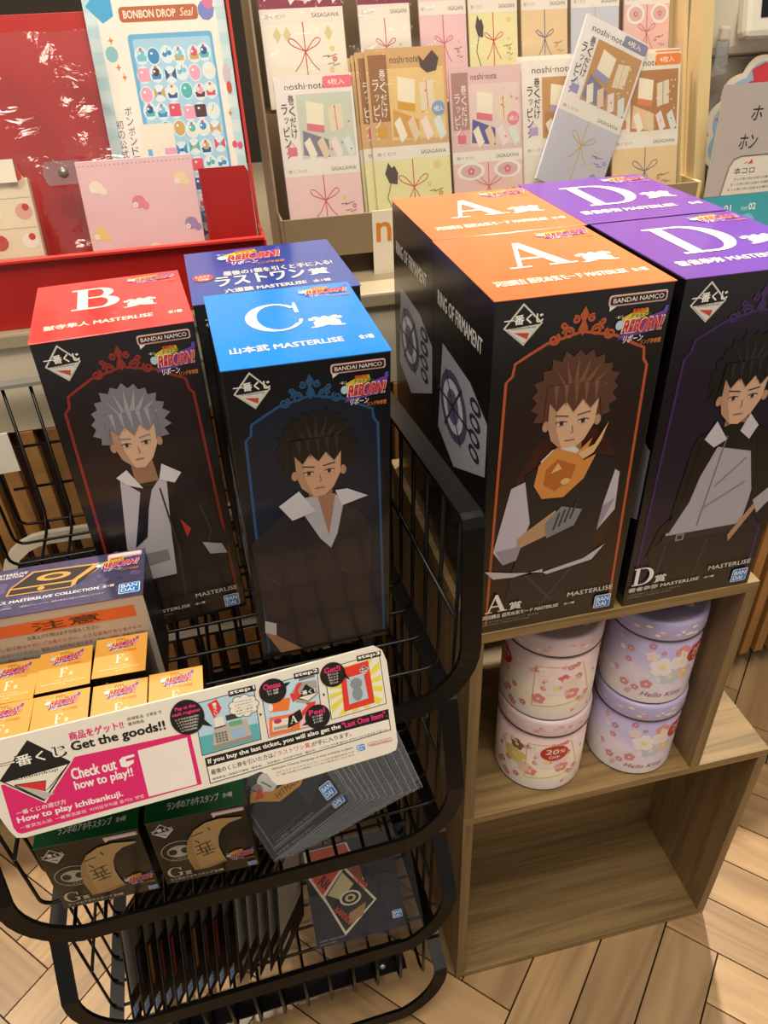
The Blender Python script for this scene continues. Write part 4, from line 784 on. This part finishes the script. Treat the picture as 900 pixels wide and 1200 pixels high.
mb = MB(); mb.box((0, .0016, 0), (.055, .006, .12), red); mb.build('pocket_back', t)

t = lean(-.2685, .480, CT + .0050, 'tall light blue backing card of gem stickers in the red tray', 'sticker_card', 'sticker sheet')
w, h = .148, .32; mb = MB(); mb.box((0, 0, 0), (w, .0016, h), ink('#cfe4e6', .4), .0003); p = Print(w, h)
for i in range(12):
    for j in range(26):
        if (i + j) % 2: p.rect(i / 12, j / 26, (i + 1) / 12, (j + 1) / 26, '#bddde2', 1)
p.rect(.085, .03, .93, .97, '#f3ece0', 2); p.rrect(.27, .12, .88, .815, .004, '#6fb4dc', 3); p.rrect(.30, .13, .86, .80, .003, '#a8d3ea', 4); p.rrect(.24, .85, .80, .895, .004, '#b9653e', 4); p.text('BONBON DROP', .27, .861, .64, .884, '#f5ead8', 5, .03); p.text('Seal', .67, .861, .77, .886, '#f5ead8', 5, 0, .3)
p.poly([(.02, .9), (.2, .99), (.2, .87), (.12, .85)], '#49a9d8', 4); p.ell(.86, .875, .06, .03, '#7a86c8', 5, 9); p.ell(.88, .9, .04, .022, '#d57a9a', 5, 9)
R = random.Random(12); cols = ['#3f8fc8', '#7cc7d8', '#e7a6bd', '#5a3a48', '#d9586e', '#f0e6d0', '#58b8b4', '#2f5f9a', '#caa86a']
for i in range(6):
    for j in range(11):
        x = .345 + .093 * i + R.uniform(-.012, .012); y = .17 + .058 * j + R.uniform(-.006, .006); c = R.choice(cols); k = R.randrange(5)
        p.ell(x, y, .050, .028, '#d9edf2', 5, 12)
        if k == 0: p.rrect(x - .043, y - .020, x + .043, y + .020, .002, c, 6)
        elif k == 1: p.poly([(x, y), (x - .04, y + .02), (x - .04, y - .016)], c, 6); p.poly([(x, y), (x + .04, y - .016), (x + .04, y + .02)], c, 6); p.ell(x, y, .012, None, cols[(i + j) % 9], 7, 8)
        elif k == 2: p.ell(x - .015, y, .018, None, c, 6, 10); p.ell(x + .018, y + .004, .017, None, c, 6, 10); p.line([(x - .01, y), (x + .01, y + .02)], .0006, '#4a6a3a', 7)
        elif k == 3: p.poly([(x - .03, y - .016), (x + .03, y - .016), (x + .036, y), (x - .036, y)], c, 6); p.ell(x, y + .006, .026, .013, cols[(i * 3 + j) % 9], 7, 10); p.ell(x, y + .02, .01, None, '#d9586e', 8, 8)
        else: p.ell(x, y, .042, .024, c, 6, 12)
        p.ell(x - .012, y + .008, .009, .004, '#f4f8fa', 9, 8)
p.vtext('ボンボンドロップシールの', .155, .60, .05, .026, '#4a4f86', 5, .005, .2); p.vtext('初の公式ファンブック', .075, .56, .05, .026, '#4a4f86', 5, .005, .2)
for x, y in ((.15, .80), (.17, .72), (.2, .69), (.93, .56), (.91, .88)): p.poly([(x, y + .014), (x + .006, y + .003), (x + .02, y), (x + .006, y - .003), (x, y - .014), (x - .006, y - .003), (x - .02, y), (x - .006, y + .003)], '#d98a3c', 5)
p.ell(.14, .76, .045, .024, '#8cc4c8', 5, 12); p.ell(.945, .68, .03, .035, '#c9c4cc', 5, 12); p.ell(.95, .64, .02, .02, '#c85a4a', 6, 10); p.ell(.93, .46, .02, .012, '#d95a86', 5, 10); p.ell(.97, .455, .02, .012, '#d95a86', 5, 10)
p.ell(.82, .27, .165, .075, '#e88a8a', 6, 30); p.ell(.82, .27, .155, .069, '#f7efe2', 7, 30)
for k, (ch, c) in enumerate(zip('しずくちゃん', ('#e0522e', '#3c7ac8', '#d8a02e', '#4aa04a', '#e0522e', '#3c7ac8'))): p.text(ch, .69 + .042 * k, .28, .728 + .042 * k, .30, c, 8, .02)
p.onto(mb, (0, 0, 0), eps=.00006); mb.build('printed_card', t)

t = lean(-.3075, .432, CT + .0080, 'pink notepad with small pastel motifs in clear bag in the red tray', 'notepad', 'notepad')
w, h = .130, .146; mb = MB(); mb.box((.004, 0, .002), (w - .004, .012, h), ink('#f0c8cc', .45), .0008); p = Print(w, h)
p.rect(.03, .015, .97, .19, '#cfe6e2', 1)
for x, y, c in ((.16, .82, '#f6ead8'), (.85, .84, '#f4ddb0'), (.48, .70, '#e8909a'), (.12, .50, '#efd48a'), (.88, .52, '#a98cc0'), (.55, .36, '#f4ead0')):
    p.ell(x, y, .055, .045, c, 2, 14); p.ell(x + .05, y - .03, .03, .028, c, 3, 12); p.flower(x - .03, y - .02, .022, '#f8f0e4', 4, c)
for k in range(26): p.ell(.06 + .035 * k, .965, .006, None, '#b98a92', 2, 6)
p.text('水に強いカードケース', .52, .12, .80, .15, '#4f7a78', 3, 0); p.text('ふせんメモ', .12, .10, .3, .135, '#4f7a78', 3, 0); p.text('スケジュール帳', .16, .05, .4, .08, '#4f7a78', 3, 0)
p.onto(mb, (0, 0, 0), eps=.00008); mb.build('pad', t)
mb = MB(); vs = [(-.003 + (w + .006) * b / 8, -.0022 - random.uniform(0, .002), (h + .022) * a / 9) for a in range(10) for b in range(9)]
mb.add(vs, [[a * 9 + b, a * 9 + b + 1, a * 9 + b + 10, a * 9 + b + 9] for a in range(9) for b in range(8)], film(), True); mb.build('clear_bag', t)
mb = MB(); mb.box((.078, -.0055, h + .006), (.112, -.0045, h + .03), ink('#efe6d2', .5)); mb.build('price_sticker', t)
t = lean(-.475, .432, CT + .0080, 'cream ticket style notepad in clear bag at the left edge of the red tray', 'notepad', 'notepad')
w, h = .125, .135; mb = MB(); mb.box((.004, 0, .002), (w - .004, .012, h), ink('#efe2c4', .45), .0008); p = Print(w, h)
for j in range(4):
    p.line([(.04, .2 + .22 * j), (.96, .2 + .22 * j)], .0007, '#c9b48a', 2)
    for i in range(4): x, y = .13 + .25 * i, .32 + .22 * j; p.ell(x, y, .07, .06, ('#f6efe0', '#e6b0a4', '#d9c8b0', '#c85a50')[(i + j) % 4], 3, 12); p.ell(x + .02, y + .03, .03, None, '#d0453e', 4, 8)
p.rect(.03, .02, .97, .16, '#dceae6', 2); p.text('ミシン目メモ', .3, .06, .9, .11, '#5a8a88', 3)
p.onto(mb, (0, 0, 0), eps=.00008); mb.build('pad', t)
mb = MB(); vs = [(-.003 + (w + .006) * b / 8, -.0022 - random.uniform(0, .002), (h + .022) * a / 9) for a in range(10) for b in range(9)]
mb.add(vs, [[a * 9 + b, a * 9 + b + 1, a * 9 + b + 10, a * 9 + b + 9] for a in range(9) for b in range(8)], film(), True); mb.build('clear_bag', t)
mb = MB(); mb.box((.07, -.0055, h - .004), (.112, -.0045, h + .018), ink('#efe6d2', .5)); mb.build('price_sticker', t)

t = lean(-.470, .468, CT + .0075, 'crinkled clear plastic pouch with snap tabs standing in the red tray', 'clear_pouch', 'pouch')
mb = MB(); R = random.Random(2); n1, n2 = 22, 26; wp, hp = .215, .265
vs = [(wp * b / n1, -R.uniform(0, .006) - .004 * sin(b * .9 + a * .3), hp * a / n2) for a in range(n2 + 1) for b in range(n1 + 1)]
mb.add(vs, [[a * (n1 + 1) + b, a * (n1 + 1) + b + 1, (a + 1) * (n1 + 1) + b + 1, (a + 1) * (n1 + 1) + b] for a in range(n2) for b in range(n1)], film('crinkled_film', 18, .5, .12), True); mb.build('pouch', t)
for x in (.085, .150):
    mb = MB(); mb.prism([(x - .018, .118), (x + .018, .118), (x + .022, .13), (x + .018, .142), (x - .018, .142), (x - .022, .13)], (0, -.012, 0), (1, 0, 0), (0, 0, 1), .001, film('tab_film', 30, .2, .3)); sp = mb.build('snap_tab', t)
    mb = MB(); mb.lathe([(0, .0025), (.004, .002), (.0055, 0)], ink('#8a8780', .3, .6), 16); mb.build('snap_button', sp, (x, -.0132, .13), (radians(90), 0, 0))

# ------------------------------------------------------------------ counter display, middle: wrapping sheet stand
brd = ink('#8d7a5e', .55, 0, .06, 30); crm = ink('#d9c08c', .5, 0, .06, 20)
t = thing('wrapping_sheet_stand', 'brown two tier counter stand full of wrapping sheet packs', 'display stand', (0, 0, CT))
mb = MB(); mb.box((-.09, .46, .026), (.440, .4625, .072), brd, .0004); mb.box((-.09, .463, .026), (.440, .62, .029), brd); mb.build('front_tray', t)
mb = MB(); mb.box((-.08, .475, 0), (.43, .60, .0258), ink('#4a3a2a', .6)); mb.build('plinth', t)
mb = MB(); mb.box((-.09, .556, .0295), (.440, .5585, .17), brd); mb.box((-.09, .559, .166), (.440, .63, .169), brd); mb.build('upper_tray', t)
M = Matrix.Translation((0, .615, .03)) @ Matrix.Rotation(-LN, 4, 'X')
mb = MB(); mb.box((-.09, 0, 0), (.440, .003, .36), brd, 0, M); mb.build('back_panel', t)
side = [(.46, .0), (.62, .0), (.72, .40), (.60, .40), (.505, .072), (.46, .072)]
mb = MB(); mb.prism(side, (-.0905, 0, 0), (0, 1, 0), (0, 0, 1), .0025, brd); mb.build('side_panel', t)
mb = MB(); mb.prism(side, (.4455, 0, 0), (0, 1, 0), (0, 0, 1), .005, crm); mb.prism([(.463, .003), (.50, .003), (.58, .38), (.56, .38)], (.4620, 0, 0), (0, 1, 0), (0, 0, 1), .016, crm); mb.build('side_panel', t)
def pack(label, x, z, w, h, head_c, body_c, y=.478, bow='#d24a52', motif='flower', badge=None, titlebg=None, photo=('#d8dcc8', '#c9a78a'), text=True, a=LN, roll=0, extra=0, mo='#e07a8a'):
    t = thing('wrapping_sheet_pack', label, 'wrapping paper', (x, y, z), (-a, roll, 0), 'packs of wrapping sheets')
    mb = MB(); mb.box((0, 0, 0), (w, .0035, h), ink(body_c, .42, 0, .03), .0004); p = Print(w, h); s0 = .44
    p.rect(0, s0 + .07, 1, 1, head_c, 1); p.rect(0, s0, 1, s0 + .07, '#efe8dc', 2)
    p.text('SASAGAWA', .62, s0 + .02, .95, s0 + .042, '#5a544e', 3, .01); p.text('巻くだけ', .05, s0 + .022, .3, s0 + .042, '#9a948c', 3)
    p.text('noshi·note', .30 if titlebg else .13, .925, .66, .962, '#4a443e', 3, .01)
    p.rect(.26, s0 + .10, .97, .90, photo[0], 2); p.poly([(.28, s0 + .12), (.62, s0 + .10), (.62, s0 + .2), (.3, s0 + .26)], photo[1], 3)
    p.poly([(.36, s0 + .26), (.58, s0 + .24), (.6, s0 + .40), (.38, s0 + .42)], '#f2ead2', 4); p.poly([(.36, s0 + .26), (.58, s0 + .24), (.585, s0 + .28), (.363, s0 + .30)], mo, 5); p.poly([(.66, s0 + .24), (.84, s0 + .26), (.83, s0 + .40), (.65, s0 + .38)], '#e9dcc0', 4); p.line([(.75, s0 + .25), (.74, s0 + .39)], .0008, bow, 5)
    for k in range(4): p.poly([(.3 + .17 * k, s0 + .19), (.38 + .17 * k, s0 + .22), (.46 + .17 * k, s0 + .12), (.38 + .17 * k, s0 + .085)], ('#f4ecd8', '#e8d2b4', '#f2e2dc', '#dfe6e2')[k], 5)
    R = random.Random(int(x * 1000) + 5)
    for k in range(14): p.ell(R.uniform(.64, .95), R.uniform(s0 + .14, .88), .014, None, R.choice((mo, '#f0d8b8', '#cdd8c4')), 6, 8)
    if titlebg: p.rect(.03, s0 + .2, .26, .97, titlebg, 3)
    tc = '#f6efe2' if titlebg else '#3f3a34'
    p.vtext('巻くだけ', .155, .90, .075, .055, tc, 5, .012, .12); p.vtext('ラッピング', .06, .85, .075, .055, tc, 5, .012, .12); p.rrect(.08, s0 + .12, .2, s0 + .17, .001, mo, 5); p.line([(.1, s0 + .17), (.14, s0 + .2), (.18, s0 + .17)], .0008, mo, 5)
    if badge:
        if badge[1] == 'tab': p.rrect(.62, .925, 1, .99, .003, badge[0], 4); p.text('4枚入', .68, .94, .9, .975, '#f8f0e4', 5, .015)
        else: p.ell(.88, s0 + .25, .085, None, badge[0], 7, 18); p.text('4枚入', .82, s0 + .235, .94, s0 + .265, '#f8f0e4', 8, .015)
    # bow printed on the sheet
    p.line([(.5, s0), (.5, 0)], .0011, bow, 3); cy = s0 * .66
    for e in (-1, 1):
        lp = []
        for k in range(15):
            q = 2 * pi * k / 14; u_, v_ = .115 * (1 - cos(q)), .05 * sin(q) * (1 - cos(q)) * .5; c_, s_ = cos(.62), sin(.62); lp.append((.5 + e * (u_ * c_ - v_ * s_), cy + (u_ * s_ + v_ * c_) * w / h))
        p.line(lp, .0009, bow, 3); p.line([(.5, cy), (.5 + e * .07, cy - .06), (.5 + e * .15, cy - .10)], .0009, bow, 3)
    if motif == 'cat':
        p.poly([(.18, s0 - .01), (.22, s0 - .04), (.26, s0 - .03), (.30, s0 - .07), (.28, s0 - .13), (.18, s0 - .12), (.13, s0 - .07)], '#5b4a44', 4); p.line([(.2, s0 - .12), (.14, s0 - .2), (.22, s0 - .28), (.16, s0 - .34)], .001, '#6b5a54', 4); p.ell(.2, .12, .05, .035, '#a49ab4', 4); p.poly([(.66, .96), (.72, .93), (.84, .98), (.92, .94), (.88, .88), (.76, .87), (.68, .9)], '#5b4a44', 6)
        for x_, y_ in ((.82, s0 - .04), (.42, .05), (.1, .02)): p.ell(x_, y_, .05, None, '#e9d28a', 3, 12)
    if motif == 'lace':
        for x_ in (.25, .78): p.ell(x_, s0 - .05, .2, .055, '#f4ece6', 3, 16); p.ell(x_, s0 - .05, .15, .04, '#d9b8b4', 4, 16); p.flower(x_, s0 - .05, .05, mo, 5)
    if motif == 'diamond':
        for x_ in (.18, .3, .8): p.poly([(x_, s0 - .02), (x_ + .05, s0 - .06), (x_, s0 - .1), (x_ - .05, s0 - .06)], '#d9cf9a', 3)
    for k in range(5):
        p.flower(R.choice((.78, .85, .74)) + R.uniform(-.05, .08), .08 + .055 * k, .05 if k < 2 else .03, mo if k % 2 else '#e9d08a', 3)
    p.line([(.70, .26), (.78, .265), (.76, .255), (.88, .27)], .0007, '#6b6058', 4); p.line([(.76, .22), (.84, .225), (.82, .21), (.9, .22)], .0007, '#6b6058', 4)
    p.onto(mb, (0, 0, 0), eps=.00006); mb.build('printed_sheet', t)
    mb = MB(); vs = [(-.002 + (w + .004) * b / 4, -.0016 - random.uniform(0, .0006), -.002 + (h + .012) * a / 6) for a in range(7) for b in range(5)]
    mb.add(vs, [[a * 5 + b, a * 5 + b + 1, a * 5 + b + 6, a * 5 + b + 5] for a in range(6) for b in range(4)], film('pack_film', 25, .3, .05), True); mb.build('clear_bag', t)
    return t
Z1 = .864
pack('white and pink wrapping pack with leafy photo at left of the front row', -.079, Z1, .090, .186, '#f1e9e2', '#f0d0cc', bow='#d2485e', badge=('#ef7a86', 'tab'), photo=('#cfd6c4', '#8a8296'))
for k in range(3): pack('beige yellow pack with cat print, %s behind the front cat pack' % ('first', 'second', 'third')[k], .0185 - .0035 * k, Z1, .0945, .205 - .003 * k, '#d8b07c', '#ece6b0', y=.4850 + .0062 * k, motif='cat', titlebg='#a07046', badge=('#8aa6cc', 'dot'), photo=('#e8cc8c', '#d9a45a'))
pack('beige and yellow wrapping pack with cat print at the front of the front row', .0285, Z1, .0945, .208, '#d8b07c', '#ece6b0', motif='cat', titlebg='#a07046', badge=('#8aa6cc', 'dot'), photo=('#e8cc8c', '#d9a45a'), mo='#d9a83c')
pack('pink wrapping pack with lace and purple sheets in the front row middle', .1265, Z1, .089, .184, '#e3c3c0', '#edc9c2', motif='lace', titlebg='#b58a84', badge=('#e88a9a', 'dot'), photo=('#e9d3cc', '#6a62a0'), bow='#d66a78')
pack('white wrapping pack with tan photo behind the tilted grey pack', .2205, Z1, .098, .186, '#efe8dc', '#e9e2d4', photo=('#c89a62', '#b98a58'), y=.486, mo='#b9a4c8')
pack('white wrapping pack with tan photo, rearmost behind the tilted grey pack', .2160, Z1, .098, .190, '#efe8dc', '#e9e2d4', photo=('#c89a62', '#b98a58'), y=.492, mo='#b9a4c8')
pack('orange tabbed cream wrapping pack at the right end of the front row', .3360, Z1, .090, .187, '#f0e6d4', '#ecd0a0', badge=('#ef8a34', 'tab'), photo=('#b98450', '#e9c9a0'), bow='#6a6f86', mo='#e08a5a')
pack('orange tabbed cream wrapping pack behind the front orange tabbed pack', .3395, Z1, .090, .190, '#f0e6d4', '#ecd0a0', y=.486, badge=('#ef8a34', 'tab'), photo=('#b98450', '#e9c9a0'), bow='#6a6f86', mo='#e08a5a')
pack('tilted grey lilac wrapping pack lying across the front row at right', .2245, .9235, .092, .186, '#efeae4', '#cfccd8', y=.4745, badge=('#8f8da8', 'tab'), photo=('#c99a62', '#8a84a6'), bow='#d9b84a', roll=radians(23), mo='#a09cc8')
Z2 = CT + .1740
pack('magenta photo wrapping pack at the left end of the back row', -.081, Z2, .097, .20, '#8f2f48', '#f2ebdc', y=.561, motif='diamond', photo=('#9a2f4a', '#f0e6e2'), bow='#c8343a', titlebg='#d8c8c4')
pack('dark red photo wrapping pack, second from left in the back row', .034, Z2, .062, .20, '#8a3448', '#efe6dc', y=.561, photo=('#7a2a3e', '#d8b060'), bow='#d2485e', titlebg='#d8c0bc')
pack('pale pink wrapping pack, third from left in the back row', .1075, Z2, .058, .20, '#ecd4d0', '#edc9cc', y=.561, photo=('#e9c9c4', '#e2a0a4'), bow='#d66a78')
pack('beige wrapping pack with cat print in the back row', .1685, Z2, .062, .20, '#d8b07c', '#ece6b0', y=.561, motif='cat', titlebg='#a07046', badge=('#8aa6cc', 'dot'), photo=('#e8cc8c', '#d9a45a'), mo='#d9a83c')
pack('orange banded tan wrapping pack in the back row', .2360, Z2, .060, .20, '#c9945c', '#e9cfa4', y=.561, photo=('#c9945c', '#e08a4a'), bow='#6a6f86', mo='#ef8a34')
pack('grey blue wrapping pack, second from right in the back row', .3010, Z2, .064, .20, '#b98f6a', '#cfd0dc', y=.561, photo=('#b98f6a', '#8fa6c8'), bow='#d9b84a', mo='#a09cc8')
pack('pink lace wrapping pack at the right end of the back row', .3720, Z2, .062, .20, '#d9b48c', '#efc4bc', y=.561, motif='lace', photo=('#d9b48c', '#e9c9b4'), bow='#d66a78', badge=('#e88a9a', 'dot'))
t = thing('hanging_tag', 'white tag with large orange letters hanging at the stand front', 'tag', (.0145, .4585, .822)); mb = MB(); mb.box((0, 0, 0), (.05, .0012, .085), ink('#ece2cf', .45)); p = Print(.05, .085); p.text('no', .10, .58, .98, .84, '#e0842e', 2, .03); p.onto(mb, (0, 0, 0)); mb.build('tag_card', t)

# ------------------------------------------------------------------ counter, right: machine, clip, season sign, notice
t = thing('checkout_machine', 'off white checkout machine with grey body and dark screen at right', 'machine', (.455, .60, CT))
mb = MB(); mb.box((0.02, 0, 0), (.55, .25, .195), ink('#a39a8b', .5), .004); mb.build('body', t)
mb = MB(); mb.box((0, -.012, .1955), (.55, .25, .40), ink('#d9d0bf', .42), .012); mb.build('head', t)
M = Matrix.Translation((.10, -.026, .225)) @ Matrix.Rotation(radians(-14), 4, 'X')
mb = MB(); mb.box((-.02, -.012, -.01), (.40, .012, .22), ink('#e2dccf', .4), .008, M); sc_ = mb.build('screen_bezel', t)
mb = MB(); mb.box((.0, -.0132, .012), (.38, -.0122, .20), ink('#0c0e12', .15), 0, M); mb.box((.03, -.0142, .045), (.36, -.0134, .19), emit('#3f78c8', .8), 0, M); mb.build('screen', sc_)
t = thing('plastic_clip', 'clear plastic sign clip hanging on the grey machine body', 'clip', (.512, .575, 1.02)); fm = ink('#cfc8ba', .15)
mb = MB(); mb.box((-.006, -.006, .028), (.008, .004, .045), fm, .003); mb.build('clip_head', t)
mb = MB(); mb.prism([(-.009, -.012), (.013, -.008), (.009, .03), (-.005, .03)], (0, -.004, 0), (1, 0, 0), (0, 0, 1), .004, film('clip_plastic', 20, .2, .4)); mb.build('clip_jaw', t)
t = lean(.519, .5735, .8335, 'scalloped cream and blue season sign with red ribbon at right', 'season_sign', 'sign', a=radians(2))
mb = MB(); cxs, czs = .101, .1025
def scal(r, bump, n=14): return [(cxs + (r + bump * abs(sin(n * a / 2))) * cos(a) * 1.0, czs + (r + bump * abs(sin(n * a / 2))) * sin(a) * .95) for a in [2 * pi * k / 140 for k in range(140)]]
mb.prism(scal(.099, .008), (0, 0, 0), (1, 0, 0), (0, 0, 1), .003, ink('#ece2cc', .5)); p = Print(); p.poly(scal(.091, .0075), '#9fbfe0', 1); p.poly(scal(.072, .007), '#ece6d6', 2)
for k in range(26): a = 2 * pi * k / 26; p.ell(cxs + .074 * cos(a), czs + .07 * sin(a), .005, None, '#dfe6ea', 3, 8)
p.poly([(.02, .125), (.035, .145), (.055, .158), (.075, .162), (.072, .168), (.05, .166), (.03, .152), (.012, .13)], '#cf4a50', 4); p.poly([(.06, .158), (.05, .18), (.07, .188), (.082, .175), (.095, .186), (.1, .168), (.08, .165)], '#d8434a', 5); p.poly([(.008, .122), (.02, .118), (.014, .128), (.024, .132)], '#cf4a50', 4)
p.text('春', .078, .12, .13, .17, '#e07088', 5, .04); p.poly([(.026, .06), (.034, .06), (.034, .105), (.026, .09)], '#8fc25a', 4)
p.onto(mb, (0, 0, 0), eps=.00008); mb.build('sign_card', t)
t = lean(.450, .449, .8345, 'greyish paper notice in clear holder with black lettering at right', 'paper_notice', 'notice', a=radians(8))
w, h = .21, .178; mb = MB(); mb.prism([(0, .052), (w, .052), (w, h), (.01, h)], (0, 0, 0), (1, 0, 0), (0, 0, 1), .0015, ink('#b3a8a2', .3)); p = Print()
p.text('ホ', .052, .137, .068, .153, '#26221f', 2, .015, .2); p.text('ホン', .040, .105, .066, .122, '#26221f', 2, .012, .2); p.line([(.022, .052), (.030, .085), (.036, .094), (.046, .097), (w, .097)], .0009, '#3a3430', 2)
p.poly([(.024, .0525), (.032, .085), (.037, .092), (.047, .0955), (w, .0955), (w, .0525)], '#d8d0c6', 1); p.text('本コロ', .038, .076, .068, .084, '#26221f', 3, .01, .1)
for k in range(3): p.text('きっと良い本に出会える場所です', .040 - .004 * k, .069 - .006 * k, .10, .072 - .006 * k, '#6b635c', 3)
p.poly([(.056, .087), (.062, .093), (.064, .088)], '#c8503a', 3); p.line([(.052, .088), (.056, .090)], .0008, '#26221f', 3)
p.onto(mb, (0, 0, 0), eps=.00008); mb.build('paper_sheet', t)
mb = MB(); mb.prism([(-.002, 0), (w, 0), (w, .0515), (.0, .0515)], (0, -.0002, 0), (1, 0, 0), (0, 0, 1), .0015, ink('#3f9fae', .35)); p = Print(); p.text('POINT', .020, .032, .030, .036, '#e8f2f2', 2, .01); p.text('01', .031, .032, .041, .040, '#f4f8f8', 2, .02); p.text('POINT', .056, .032, .066, .036, '#e8f2f2', 2, .01); p.text('02', .067, .032, .077, .040, '#f4f8f8', 2, .02); p.ell(.066, .016, .012, None, '#7fb4e4', 2, 16); p.ell(.066, .016, .006, None, '#f0f6f8', 3, 10)
p.onto(mb, (0, -.0002, 0), eps=.00008); mb.build('teal_strip', t)
mb = MB(); mb.box((-.004, .004, 0), (w, .006, h - .01), film('holder_plastic', 10, .05, .05)); mb.build('clear_holder', t)

# ------------------------------------------------------------------ behind the basket: white tube rack; price card
t = thing('white_tube_rack', 'white metal tube rack frame standing between basket stand and slatted counter', 'rack', (0, .372, 0)); wt = ink('#e6ddca', .4)
p_ = [(-.49, 0, .0), (-.49, 0, .52)]
for k in range(1, 7): a = radians(90 * k / 6); p_.append((-.49 + .06 * (1 - cos(a)), 0, .52 + .06 * sin(a)))
p_ += [(-.12, 0, .58), (-.10, 0, .56), (-.10, 0, 0)]
mb = MB(); mb.strip(p_, [(0, -1, 0)] * len(p_), .016, .008, wt); mb.build('frame_tube', t)
mb = MB(); mb.box((-.482, -.003, .372), (-.108, .003, .388), wt, .001); mb.build('cross_bar', t)
t = thing('price_card', 'plain white price card hooked on the left side of the top basket', 'card', (-.457, .30, .715), (0, 0, radians(4))); mb = MB(); mb.box((0, 0, 0), (.046, .0012, .046), ink('#efe8da', .45), .0003); mb.build('card_face', t)
